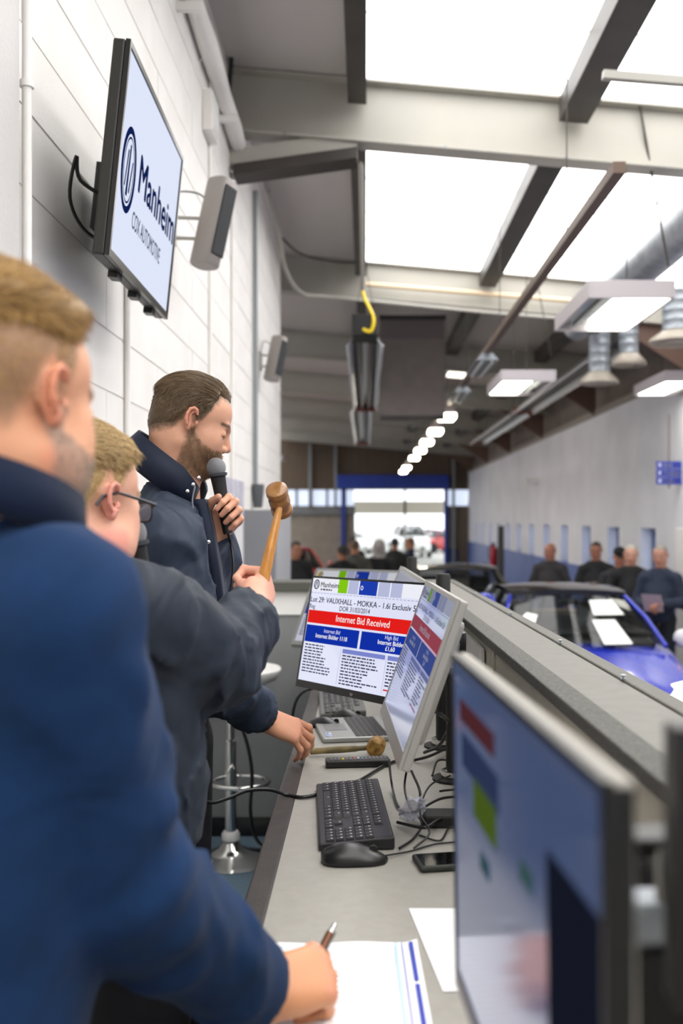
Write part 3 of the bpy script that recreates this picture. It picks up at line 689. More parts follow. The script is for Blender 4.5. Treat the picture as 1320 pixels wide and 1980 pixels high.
_s = Sheet(_tl, _r, _u, (_tr - _tl).length, (_tl - _bl).length); _m = MB(); _s.text(_m, 'hp', .5, .982, .028, 'CENTER', lift=.001, shear=.3); _m.build('maker_mark', M('mark_silver', '#b8bcc0', .3), mon_c, fix=False)
monitor('silver monitor directly behind the one with the red banner', P(612, 1098, 4.3), P(795, 1104, 4.15), P(563, 1246, 4.056), .42, page_d, M('monitor_grey', '#6f706e', .45), m_silver, t=.025, chin=.02, bw=.012, pole=(.2, 4.3), bg='#dfe2f6', bt=.02)
monitor('silver monitor seen edge-on between the two black pole tops', P(774, 1094, 3.62), P(823, 1124, 2.98), P(712, 1240, 3.62), .3, lambda a, b, c: None, m_silver, m_silver, t=.022, bw=.012, pole=(.21, 3.4), bg='#a8adc0', bt=.02)
monitor('black monitor edge cut by the right side of the picture', P(1309, 1410, .60), P(1520, 1410, .60), P(1309, 1960, .60), .02, no_page, t=.03, bg='#1a1a20', pole=None)
def pole(x, y, ztop, label):
    p = empty('monitor_pole', label, 'monitor pole', 'black monitor poles', (x, y, ZD))
    MB().lathe((0, 0, 0), [(.055, 0), (.055, .006), (.03, .010), (.021, .012), (.021, ztop - ZD - .006), (.017, ztop - ZD), (.001, ztop - ZD)], 24).build('post', m_blackm, p, smooth=True)
    MB().lathe((0, 0, .012), [(.022, 0), (.034, .0), (.034, .012), (.022, .016)], 24).build('collar', m_chrome, p, smooth=True)
pole(.222, 2.5, 1.25, 'black monitor pole behind the tilted middle monitor')
pole(.222, 2.86, 1.412, 'black monitor pole rising right of the red banner monitor')
pole(.2, 4.3, 1.405, 'black monitor pole farthest along the desk')
pole(.21, 3.4, 1.33, 'black monitor pole hidden between the silver monitors')
pole(.235, .80, 1.30, 'black monitor pole behind the nearest monitor')
pole(.3, .64, 1.30, 'black monitor pole at the right edge of the picture')
MB().obox(P(1168, 1514, .5475) + Vector((0, -.001, -.345)), (.0165, 0, 0), (0, .0035, 0), (0, 0, .342)).build('side_shade_strip', m_black, mon_a)  # black strip stands in for the unlit near side of the case
# hardware seen blurred behind the nearest monitor
ah = empty('arm_bracket', 'blurred steel and black bracket behind the nearest monitor', 'bracket', None, P(1265, 1700, .72))
MB().box((-.02, -.02, -.04), (.035, .02, -.012)).build('steel_block', m_galv, ah, bevel=.004); MB().box((-.02, -.02, .02), (.035, .02, .035)).build('black_plate', m_black, ah, bevel=.003)
for x in (-.002, .018): MB().cyl((x, -.022, -.008), (x, -.022, .03), .004, 10).build('bolt', m_chrome, ah, smooth=True)
MB().box((-.025, -.01, -.785 + .5), (.04, .02, -.05)).build('black_column', m_black, ah, bevel=.003)

# ------------------------------------------------------------------ things on the desk
m_key = M('key_black', '#17171a', .5); m_kb = M('keyboard_black', '#1d1d20', .45, bump=.05, bscale=500)
def rkey(w, d):
    m = MB(); a, b, h = w / 2, d / 2, .004
    m.rings([[(-a, -b, 0), (a, -b, 0), (a, b, 0), (-a, b, 0)], [(-a * .86, -b * .84, h), (a * .86, -b * .84, h), (a * .86, b * .86, h), (-a * .86, b * .86, h)]]); return m
def keyboard(label, o, xdir, legend, body=m_kb, keym=m_key, L=.445, Wd=.15):
    "local x along the length, y away from the typist"
    k = frame_empty('keyboard', frame(o, xdir), label, 'keyboard', 'keyboards')
    MB().rings([[(0, 0, .001), (L, 0, .001), (L, Wd, .001), (0, Wd, .001)], [(0, 0, .013), (L, 0, .013), (L, Wd, .024), (0, Wd, .024)], [(.004, .004, .016), (L - .004, .004, .016), (L - .004, Wd - .004, .027), (.004, Wd - .004, .027)]]).build('case', body, k, bevel=.003)
    U = .019; cache = {}
    def key(x, row, w):
        y = .014 + row * .0195 + (.004 if row == 5 else 0)
        if w not in cache:
            me = rkey(w * U - .0015, .0175).mesh('key'); me.materials.append(keym); cache[w] = me
        kk = bpy.data.objects.new('key', cache[w]); COL.objects.link(kk); kk.parent = k
        kk.location = (x + w * U / 2, y + .009, .0155 + (y + .009) / Wd * .011); kk.rotation_euler = (math.atan(.011 / Wd), 0, 0)
        if legend: leg.cbox((kk.location.x - .002, kk.location.y + .003, kk.location.z + .0042), (.004, .004, .0004))
    leg = MB()
    rows = [[1.25, 1.25, 1.25, 6.25, 1.25, 1.25, 1.25, 1.25], [1.25] + [1] * 11 + [2.75], [1.75] + [1] * 11 + [2.25], [1.5] + [1] * 12 + [1.5], [1] * 13 + [2], [1] * 1 + [1] * 14]
    for r, ws in enumerate(rows):
        x = .012
        for w in ws: key(x, r, w); x += w * U
        x = .012 + 15 * U + .008
        for c in range(3):
            if r in (0, 3, 4, 5) or (r == 1 and c == 1): key(x + c * U, r, 1)
        x += 3 * U + .008
        if r < 5:
            for c in range(4): key(x + c * U * .97, r, .97)
    if legend: leg.build('key_legends', M('legend_white', '#b9b8b2', .5), k)['kind'] = 'stuff'
    return k
# nearer keyboard: typist at the left, numpad towards the camera
kx = (D(617, 1645) - D(612, 1530)).normalized()
keyboard('black keyboard nearest on the desk, beside the wired mouse', D(611, 1528) + Vector((0, 0, .001)), kx, True)
keyboard('grey keyboard below the screen with the red banner', Vector((-.175, 3.70, ZD + .001)), (0.06, -1, 0), True, M('keyboard_grey', '#5f5f5d', .45), M('key_grey', '#2f2f30', .5))
def mouse(label, o, d, L=.122, W=.064, H=.04, mat=None, cable=None):
    m = frame_empty('computer_mouse', frame(o, d), label, 'mouse', 'computer mice')
    rs = []; n = 22
    for i in range(n):
        t = i / (n - 1); x = t * L
        w = W / 2 * (max(.0, 1 - abs(2 * t - 1) ** 3.2) ** .5 * .92 + .08) * (1 - .12 * t); h = H * (.05 + .95 * max(0, math.sin(math.pi * min(1, (t * .86 + .10))) ** .75)) * (1 - .35 * t)
        rs.append([(x, w * math.cos(a) * (1 if math.sin(a) > 0 else 1), max(0, h * math.sin(a)) if math.sin(a) > 0 else -.0) for a in (2 * math.pi * k / 24 for k in range(24))])
    MB().rings(rs).build('shell', mat or M('mouse_black', '#1c1c1e', .32), m, smooth='all')
    MB().tube([(L * .78, -.004, H * .52), (L * .78, .004, H * .52)], .0085, 14).build('wheel', m_blackm, m, smooth=True)
    MB().tube([(L * .6, 0, H * .80), (L * .98, 0, H * .22)], .0007, 5).build('button_seam', m_black, m)
    if cable: 
        inv = m.matrix_world.inverted(); MB().tube([inv @ Vector(p) for p in spline(cable, 8)], .0019, 7).build('cable', m_black, m, smooth=True)
    return m
mo = D(620, 1668) + Vector((0, 0, .001))
mouse('black wired mouse nearest on the desk, in front of the black keyboard', mo, (1, .05, 0), .128, .07, .043, cable=[D(746, 1662) + Vector((0, 0, .008)), D(790, 1650) + Vector((0, 0, .004)), D(840, 1636) + Vector((0, 0, .004)), D(900, 1628) + Vector((0, 0, .004)), (.30, 2.1, .92)])
mouse('dark mouse beside the resting hand, left of two', D(597, 1404) + Vector((0, 0, .001)), (1, -.25, 0), .115, .062, .036)
mouse('dark mouse half behind the other mouse, right of two', D(640, 1388) + Vector((0, 0, .001)), (1, -.2, 0), .115, .062, .034)

# laptop: typist at the left, hinge at the right
lp = frame_empty('laptop', frame(Vector((-.123, 2.90, ZD + .001)), (.99, .16, 0)), 'slim silver laptop behind the lying gavel', 'laptop')
m_lap = M('laptop_silver', '#a6a7a4', .35, .5)
MB().box((0, 0, 0), (.215, .30, .014)).build('base', m_lap, lp, bevel=.003)
MB().box((.02, .105, .0141), (.085, .20, .0147)).build('touchpad', M('touchpad_grey', '#8f908d', .3, .4), lp)
lk = MB()
for i in range(6):
    for j in range(14): lk.box((.098 + i * .0165, .012 + j * .02, .0141), (.098 + i * .0165 + .014, .012 + j * .02 + .017, .0155))
lk.build('laptop_keys', m_key, lp)['kind'] = 'stuff'
MB().box((.216, 0, .004), (.224, .30, .012)).build('screen_lid', m_lap, lp, bevel=.002)
for k, (x, y) in enumerate(((.012, .022), (.012, .05))): MB().box((x, y, .0141), (x + .018, y + .022, .0146)).build('sticker', M('sticker_blue', '#2c6fc2', .4, col2='#e8eef6', nscale=90), lp)

# second gavel lying on the desk
def turned(name, pts, o, ax, mat, par, n=20): return MB().lathe(o, pts, n, ax).build(name, mat, par, smooth=True)
m_oldwood = M('worn_wood', '#8d7a4e', .6, col2='#5f5433', nscale=25, stretch=(1, 1, 1), bump=.2, bscale=90)
m_burr = M('burr_wood', '#b48a42', .6, col2='#6b4a1c', nscale=60, bump=.5, bscale=120)
g2 = empty('gavel', 'rough wooden gavel lying on the desk under the resting hand', 'gavel', 'wooden gavels')
h0, h1 = D(598, 1463) + Vector((0, 0, .014)), D(716, 1461) + Vector((0, 0, .022))
ax = (h1 - h0); Lh = ax.length
turned('handle', [(.002, 0), (.009, .003), (.0085, .03), (.0095, Lh * .5), (.0085, Lh * .75), (.007, Lh * .8), (.007, Lh)], h0, ax, m_oldwood, g2)
hc = D(727, 1461) + Vector((0, 0, .026)); hd = Vector((.12, .85, .0)).normalized()
turned('head', [(.005, -.034), (.018, -.033), (.0235, -.028), (.0255, -.01), (.0245, .01), (.024, .028), (.018, .034), (.005, .035)], hc, hd, m_burr, g2)
# remote control
rc = frame_empty('remote_control', frame(D(630, 1487) + Vector((0, 0, .001)), (1, .10, 0)), 'black remote control with coloured buttons in front of the lying gavel', 'remote control')
MB().box((0, 0, 0), (.17, .042, .02)).build('case', m_black, rc, bevel=.004)
bt = {}
for i in range(15):
    for j in range(3):
        col = {(3, 0): '#c8a820', (3, 1): '#b8b42a', (6, 1): '#c03028', (8, 1): '#3470c0', (7, 1): '#d8d8d8'}.get((i, j), '#6f6f70')
        MB().box((.012 + i * .0102, .008 + j * .0105, .02), (.012 + i * .0102 + .006, .008 + j * .0105 + .006, .022)).build('remote_button', M('btn' + col, col, .5), rc)
# phone
ph = frame_empty('mobile_phone', frame(D(814, 1690) + Vector((0, 0, .001)), (.98, .18, 0)), 'black mobile phone lying flat beside the nearest monitor', 'phone')
MB().box((0, 0, 0), (.15, .078, .011)).build('case', M('phone_case', '#232622', .6), ph, bevel=.004)
MB().box((.005, .005, .0105), (.145, .073, .0116)).build('glass', M('phone_glass', '#050507', .06), ph, bevel=.001)
# papers
pa = empty('bid_sheet', 'printed list with blue column lines under the writing hand', 'paper')
c0, c1, c2, c3 = D(497, 1826), D(806, 1822), D(846, 2040), D(430, 2040)
lift = Vector((0, 0, .0015)); n = 10; sheet = MB(); rr = []
for i in range(n + 1):
    t = i / n; a = c0.lerp(c3, t); b = c1.lerp(c2, t)
    rr.append([a.lerp(b, k / 14) + lift + Vector((0, 0, .0012 * math.sin(k * .9 + i * .4) + (.004 if i == 0 and k == 14 else 0))) for k in range(15)])
sheet.rings(rr, False, False); so = sheet.build('sheet', M('paper_white', '#f1f1f4', .7), pa, smooth='all')
def on(t, s): return c0.lerp(c3, t).lerp(c1.lerp(c2, t), s) + Vector((0, 0, .0042))
ln = MB()
def band(s0, s1, t0=.03, t1=.97): ln.quad(on(t0, s0), on(t0, s1), on(t1, s1), on(t1, s0))
for q in ((.945, .97, .02, .42), (.945, .97, .45, .97), (.898, .904), (.045, .055, .04, .97)):
    ln = MB(); band(*q); ln.build('column_line', M('print_blue', '#2a3fae', .6), pa, fix=False)
ln = MB(); band(.855, .875); ln.build('column_tint', M('print_pale_blue', '#b9d6f2', .6), pa, fix=False)
ln = MB()
for i in range(18):
    for s in np.arange(.14, .82, .09): ln.quad(on(.06 + i * .05, s), on(.06 + i * .05, s + .06), on(.068 + i * .05, s + .06), on(.068 + i * .05, s))
o = ln.build('small_print', M('print_grey', '#c9cdd6', .7), pa, fix=False); o['kind'] = 'stuff'
p2 = MB(); a, b, c, d = D(790, 1758), D(905, 1758), D(905, 1918), D(856, 1919)
p2.prism([a + Vector((0,0,.001)), d + Vector((0,0,.001)), c + Vector((0,0,.001)), b + Vector((0,0,.001))], (0, 0, .0006)); tag(p2.build('loose_paper', M('paper_white', '#f1f1f4', .7)), 'blank white paper half under the nearest monitor', 'paper')
# cables
def cable(pts, r, label, mat=m_black, sp=8): return tag(MB().tube(spline(pts, sp), r, 8).build('cable', mat, smooth=True), label, 'cable', 'black cables on the desk')
cable([P(352, 1468, 2.16), P(368, 1498, 2.18), P(382, 1532, 2.2), P(405, 1552, 2.22), P(440, 1544, 2.26), P(478, 1529, 2.3), P(520, 1527, 2.33), P(556, 1537, 2.345), D(590, 1541, .921), D(640, 1528, .921), D(690, 1511, .921), D(745, 1479, .921), D(800, 1460, .921)], .0042, 'thick black microphone cable looping from the jacket onto the desk')
rr = random.Random(11)
def dz(px, py, z): return D(px, py, ZD + z)
cable([dz(752, 1470, .12), dz(757, 1515, .02), dz(770, 1560, .006), dz(800, 1575, .01), dz(812, 1535, .06), dz(795, 1490, .1)], .0028, 'black cable hanging below the near corner of the tilted monitor')
cable([dz(790, 1470, .1), dz(782, 1520, .04), dz(792, 1560, .02), dz(815, 1590, .01), dz(800, 1620, .006), dz(772, 1640, .006)], .0026, 'black cable curling down to the keyboard corner')
cable([dz(772, 1575, .006), dz(805, 1568, .02), dz(850, 1545, .03), dz(890, 1540, .02)], .003, 'black cable running right from the keyboard')
cable([dz(768, 1590, .008), dz(820, 1600, .02), dz(850, 1585, .02), dz(900, 1580, .01)], .0035, 'second black cable running right from the keyboard')
cable([dz(800, 1640, .005), dz(830, 1610, .02), dz(812, 1570, .05), dz(830, 1520, .06), dz(870, 1500, .03)], .0022, 'thin black cable arching through the tangle')
cable([dz(820, 1455, .02), dz(850, 1440, .06), dz(868, 1400, .14), dz(850, 1380, .25)], .0045, 'thick black cable climbing behind the tilted monitor')
cable([dz(800, 1470, .005), dz(830, 1462, .02), dz(870, 1445, .02), dz(905, 1440, .01)], .004, 'thick black cable lying behind the tilted monitor')
cable([dz(810, 1615, .004), dz(850, 1625, .004), dz(870, 1600, .008), dz(905, 1612, .004)], .002, 'thin black cable loop near the phone')
cable([dz(835, 1500, .03), dz(848, 1470, .05), dz(885, 1480, .04), dz(895, 1520, .02), dz(850, 1530, .02)], .0026, 'black cable loop around the pole foot')
cable([P(455, 1372, 4.3), P(478, 1440, 4.32), P(487, 1500, 4.33), P(484, 1570, 4.35), P(497, 1625, 4.4), P(540, 1660, 4.5)], .008, 'black cable hanging beside the bar stool')
cable([P(560, 1420, 3.6), P(570, 1360, 3.6), P(590, 1335, 3.62), P(620, 1330, 3.65)], .006, 'black cable bending over the desk edge beside the grey keyboard')
ps = empty('cable_adapter', 'flat black power adapter among the cables', 'adapter', None, D(800, 1600))
MB().box((.02, -.01, 0), (.13, .05, .028)).build('case', m_blackm, ps, bevel=.006); MB().tube([(.13, .02, .014), (.16, .02, .012)], .006, 8).build('strain_relief', m_black, ps)

pw_ = empty('plastic_bag', 'crumpled clear plastic bag lying among the cables', 'plastic bag')
rw = random.Random(4); rg = []
for i in range(9):
    t = i / 8; c = dz(806 - 14 * t, 1545 + 40 * t, .085 * (1 - t) ** 1.5 + .012); r = .006 + .02 * math.sin(math.pi * (.12 + .8 * t))
    rg.append([c + Vector((r * math.cos(a) * rw.uniform(.5, 1.25), r * math.sin(a) * rw.uniform(.5, 1.25) + 0, rw.uniform(-.006, .006))) for a in (2 * math.pi * k / 12 for k in range(12))])
MB().rings(rg).build('film', M('clear_film', '#d8dbee', .15, alpha=.38, spec=.8), pw_, smooth=False)
# ------------------------------------------------------------------ bar stool
st = empty('bar_stool', 'chrome bar stool with white seat in front of the grey partition', 'bar stool', None, (-.621, 4.58, 0))
MB().lathe((0, 0, 0), [(.195, 0), (.195, .006), (.17, .016), (.10, .034), (.055, .058), (.036, .085), (.03, .09)], 40).build('base', m_chrome, st, smooth=True)
MB().lathe((0, 0, .09), [(.03, 0), (.04, .004), (.042, .03), (.034, .045), (.026, .046)], 24).build('base_collar', m_white, st, smooth=True)
MB().lathe((0, 0, .13), [(.026, 0), (.026, .42), (.019, .425), (.019, .68)], 20).build('column', m_chrome, st, smooth=True)
fr = [(0, -.03, .39)] + [(.02 + .14 * math.cos(a) * 1.0, -.06 - .10 * math.sin(a) - .02, .39) for a in np.linspace(math.pi, 0, 13)] + [(.02, .03, .40)]
lp_ = [(.13 * math.cos(a) + .055, -.10 + .11 * math.sin(a), .385) for a in np.linspace(0, 2 * math.pi, 33)]
MB().tube(lp_, .010, 10, False).build('footrest', m_chrome, st, smooth=True)
MB().lathe((0, 0, .39), [(.03, -.03), (.03, .03)], 20).build('footrest_collar', m_chrome, st, smooth=True)
sr = []
for i, (r, z) in enumerate([(.02, .80), (.15, .805), (.21, .83), (.232, .875), (.228, .885), (.20, .85), (.12, .825), (.01, .82)]):
    sr.append([(r * math.cos(a), r * .92 * math.sin(a) , z + (.05 * max(0, -math.cos(a)) if i in (3, 4) else 0)) for a in np.linspace(0, 2 * math.pi, 37)[:-1]])
MB().rings(sr).build('seat', m_white, st, smooth='all')
MB().tube([(.02, -.03, .79), (.13, -.10, .775)], .006, 8).build('lever', m_blackm, st, smooth=True)
MB().lathe((0, 0, .77), [(.06, .03), (.05, 0), (.02, -.005)], 16).build('seat_plate', m_blackm, st)
# ------------------------------------------------------------------ implicit surfaces: blended volumes meshed with surface nets
def vnoise(p, seed=0):
    "smooth value noise in [-1, 1] at points p (n, 3)"
    i = np.floor(p).astype(np.int64); f = p - i; f = f * f * (3 - 2 * f); out = 0.
    def hsh(a, b, c):
        h = (a * 374761393 + b * 668265263 + c * 2147483647 + seed * 1274126177) & 0xffffffff
        h = ((h ^ (h >> 13)) * 1274126177) & 0xffffffff
        return ((h ^ (h >> 16)) & 0xffff) / 32767.5 - 1
    for dx in (0, 1):
        for dy in (0, 1):
            for dz in (0, 1):
                w = (f[:, 0] if dx else 1 - f[:, 0]) * (f[:, 1] if dy else 1 - f[:, 1]) * (f[:, 2] if dz else 1 - f[:, 2])
                out = out + w * hsh(i[:, 0] + dx, i[:, 1] + dy, i[:, 2] + dz)
    return out
def sstep(a, b, x):
    t = np.clip((x - a) / (b - a), 0, 1); return t * t * (3 - 2 * t)
class Field:
    def __init__(s, lo, hi, h):
        s.lo = np.array(lo, float); s.h = h; n = np.ceil((np.array(hi, float) - s.lo) / h).astype(int) + 1
        s.n = n; s.D = np.full(n, 1., np.float32); s.ax = [s.lo[i] + h * np.arange(n[i]) for i in range(3)]
    def _app(s, lo, hi, fn, k, mode):
        m = k + 4 * s.h; sl = []
        for i in range(3):
            a = max(0, int((lo[i] - m - s.lo[i]) / s.h)); b = min(s.n[i], int((hi[i] + m - s.lo[i]) / s.h) + 2)
            if b <= a: return s
            sl.append(slice(a, b))
        sl = tuple(sl); X = s.ax[0][sl[0]][:, None, None]; Y = s.ax[1][sl[1]][None, :, None]; Z = s.ax[2][sl[2]][None, None, :]
        d = fn(X, Y, Z); A = s.D[sl]
        if mode == 'u':
            if k > 0:
                t = np.clip(.5 + .5 * (d - A) / k, 0, 1); s.D[sl] = d * (1 - t) + A * t - k * t * (1 - t)
            else: s.D[sl] = np.minimum(A, d)
        else:
            d = -d
            if k > 0:
                t = np.clip(.5 - .5 * (d - A) / k, 0, 1); s.D[sl] = d * (1 - t) + A * t + k * t * (1 - t)
            else: s.D[sl] = np.maximum(A, d)
        return s
    def cone(s, a, b, ra, rb, k=.0, mode='u'):
        a = np.array(a, float); b = np.array(b, float); ab = b - a; L = ab @ ab + 1e-12; r = max(ra, rb)
        def fn(X, Y, Z):
            t = np.clip(((X - a[0]) * ab[0] + (Y - a[1]) * ab[1] + (Z - a[2]) * ab[2]) / L, 0, 1)
            return np.sqrt((X - a[0] - t * ab[0]) ** 2 + (Y - a[1] - t * ab[1]) ** 2 + (Z - a[2] - t * ab[2]) ** 2) - (ra + t * (rb - ra))
        return s._app(np.minimum(a, b) - r, np.maximum(a, b) + r, fn, k, mode)
    def chain(s, pts, rs, k):
        for i in range(len(pts) - 1): s.cone(pts[i], pts[i + 1], rs[i], rs[i + 1], k)
        return s
    def ell(s, c, r, R=None, k=.0, mode='u'):
        c = np.array(c, float); r = np.array(r, float); Rm = np.eye(3) if R is None else np.array(R, float); q = r.max()
        def fn(X, Y, Z):
            x, y, z = X - c[0], Y - c[1], Z - c[2]
            u = x * Rm[0, 0] + y * Rm[1, 0] + z * Rm[2, 0]; v = x * Rm[0, 1] + y * Rm[1, 1] + z * Rm[2, 1]; w = x * Rm[0, 2] + y * Rm[1, 2] + z * Rm[2, 2]
            l = np.sqrt((u / r[0]) ** 2 + (v / r[1]) ** 2 + (w / r[2]) ** 2); g = np.sqrt((u / r[0] ** 2) ** 2 + (v / r[1] ** 2) ** 2 + (w / r[2] ** 2) ** 2) + 1e-9
            return l * (l - 1) / g
        return s._app(c - q, c + q, fn, k, mode)
    def torus(s, c, n, R, r, k=.0, sx=1.):
        c = np.array(c, float); n = np.array(n, float); n /= np.linalg.norm(n)
        def fn(X, Y, Z):
            x, y, z = X - c[0], Y - c[1], Z - c[2]; h = x * n[0] + y * n[1] + z * n[2]
            q = np.sqrt(np.maximum(x * x + y * y + z * z - h * h, 0)) - R
            return np.sqrt(q * q + h * h) - r
        return s._app(c - R - r, c + R + r, fn, k, 'u')
    def plane_cut(s, p, n, lo=None, hi=None):
        "keep the side behind the plane (p, n), only inside the given box"
        p = np.array(p, float); n = np.array(n, float); n /= np.linalg.norm(n)
        lo = s.lo if lo is None else np.array(lo); hi = s.lo + s.h * s.n if hi is None else np.array(hi)
        sl = tuple(slice(max(0, int((lo[i] - s.lo[i]) / s.h)), max(0, int((hi[i] - s.lo[i]) / s.h) + 1)) for i in range(3))
        X = s.ax[0][sl[0]][:, None, None]; Y = s.ax[1][sl[1]][None, :, None]; Z = s.ax[2][sl[2]][None, None, :]
        s.D[sl] = np.maximum(s.D[sl], (X - p[0]) * n[0] + (Y - p[1]) * n[1] + (Z - p[2]) * n[2]); return s
    def displace(s, fn, band=.05):
        ii = np.argwhere(np.abs(s.D) < band); p = s.lo + ii * s.h
        s.D[tuple(ii.T)] += fn(p).astype(np.float32); return s
    def nets(s):
        D = s.D; n = D.shape; ins = D < 0; c = np.zeros([m - 1 for m in n], np.int8)
        for dx in (0, 1):
            for dy in (0, 1):
                for dz in (0, 1): c += ins[dx:n[0]-1+dx, dy:n[1]-1+dy, dz:n[2]-1+dz]
        act = (c > 0) & (c < 8); idx = np.argwhere(act); vid = np.full(act.shape, -1, np.int64); vid[act] = np.arange(len(idx))
        pos = np.zeros((len(idx), 3)); cnt = np.zeros(len(idx))
        for ax in range(3):
            o = [i for i in range(3) if i != ax]
            for u in (0, 1):
                for v in (0, 1):
                    a = np.zeros(3, int); a[o[0]] = u; a[o[1]] = v; b = a.copy(); b[ax] = 1
                    da = D[tuple((idx + a).T)].astype(float); db = D[tuple((idx + b).T)].astype(float); m = (da < 0) != (db < 0)
                    t = da[m] / (da[m] - db[m]); q = np.tile(a.astype(float), (m.sum(), 1)); q[:, ax] += t; pos[m] += q; cnt[m] += 1
        V = s.lo + (idx + pos / cnt[:, None]) * s.h; Fs = []
        for ax in range(3):
            u, v = (ax + 1) % 3, (ax + 2) % 3
            A = [slice(None)] * 3; B = [slice(None)] * 3
            for w in (u, v): A[w] = slice(1, n[w] - 1); B[w] = slice(1, n[w] - 1)
            A[ax] = slice(0, n[ax] - 1); B[ax] = slice(1, n[ax])
            ia, ib = ins[tuple(A)], ins[tuple(B)]
            for fl in (0, 1):
                e = np.argwhere((ia & ~ib) if fl == 0 else (~ia & ib))
                e[:, u] += 1; e[:, v] += 1; q = []
                for du, dv in ((-1, -1), (0, -1), (0, 0), (-1, 0)):
                    g = e.copy(); g[:, u] += du; g[:, v] += dv; q.append(vid[tuple(g.T)])
                q = np.stack(q, 1); Fs.append(q if fl == 0 else q[:, ::-1])
        return V, np.concatenate(Fs)
def relax(V, Fq, it=1, lam=.5):
    for _ in range(it):
        A = np.zeros_like(V); c = np.zeros(len(V))
        for k in range(4):
            a, b = Fq[:, k], Fq[:, (k + 1) % 4]
            np.add.at(A, a, V[b]); np.add.at(A, b, V[a]); np.add.at(c, a, 1); np.add.at(c, b, 1)
        V = V + lam * (A / np.maximum(c, 1)[:, None] - V)
    return V
def np_mesh(name, V, Fq, mat, col=None):
    me = bpy.data.meshes.new(name); me.vertices.add(len(V)); me.vertices.foreach_set('co', np.asarray(V, np.float32).ravel())
    me.loops.add(Fq.size); me.loops.foreach_set('vertex_index', np.asarray(Fq, np.int32).ravel())
    me.polygons.add(len(Fq)); me.polygons.foreach_set('loop_start', np.arange(0, Fq.size, 4, dtype=np.int32))
    me.update(calc_edges=True); me.validate()
    me.polygons.foreach_set('use_smooth', np.ones(len(me.polygons), bool))
    if col is not None:
        a = me.color_attributes.new('tint', 'FLOAT_COLOR', 'POINT'); a.data.foreach_set('color', np.concatenate([col, np.ones((len(col), 1))], 1).astype(np.float32).ravel())
    if mat is not None: me.materials.append(mat)
    return me
def npobj(name, V, Fq, mat, parent=None, col=None):
    o = bpy.data.objects.new(name, np_mesh(name, V, Fq, mat, col)); COL.objects.link(o)
    if parent is not None: o.parent = parent
    return o
def xf(m, V):
    m = np.array(m); return V @ m[:3, :3].T + m[:3, 3]

def skin_mat():
    if 'skin' in MATS: return MATS['skin']
    m = M('skin', '#cc9988', .48, sss=.12, bump=.12, bscale=350, spec=.4)
    a = m.node_tree.nodes.new('ShaderNodeAttribute'); a.attribute_name = 'tint'
    m.node_tree.links.new(a.outputs['Color'], m.node_tree.nodes['Principled BSDF'].inputs['Base Color']); return m
def hair_mat(name, c1, c2, rough=.5):
    if name in MATS: return MATS[name]
    m = M(name, c1, rough, spec=.35); nt = m.node_tree; hi = nt.nodes.new('ShaderNodeHairInfo'); r = nt.nodes.new('ShaderNodeValToRGB')
    r.color_ramp.elements[0].color = lin(c2); r.color_ramp.elements[1].color = lin(c1); e = r.color_ramp.elements.new(.5); e.color = [(a + b) / 2 for a, b in zip(lin(c1), lin(c2))]
    nt.links.new(hi.outputs['Random'], r.inputs[0]); nt.links.new(r.outputs[0], nt.nodes['Principled BSDF'].inputs['Base Color']); return m
def lc(h): return np.array(lin(h)[:3])

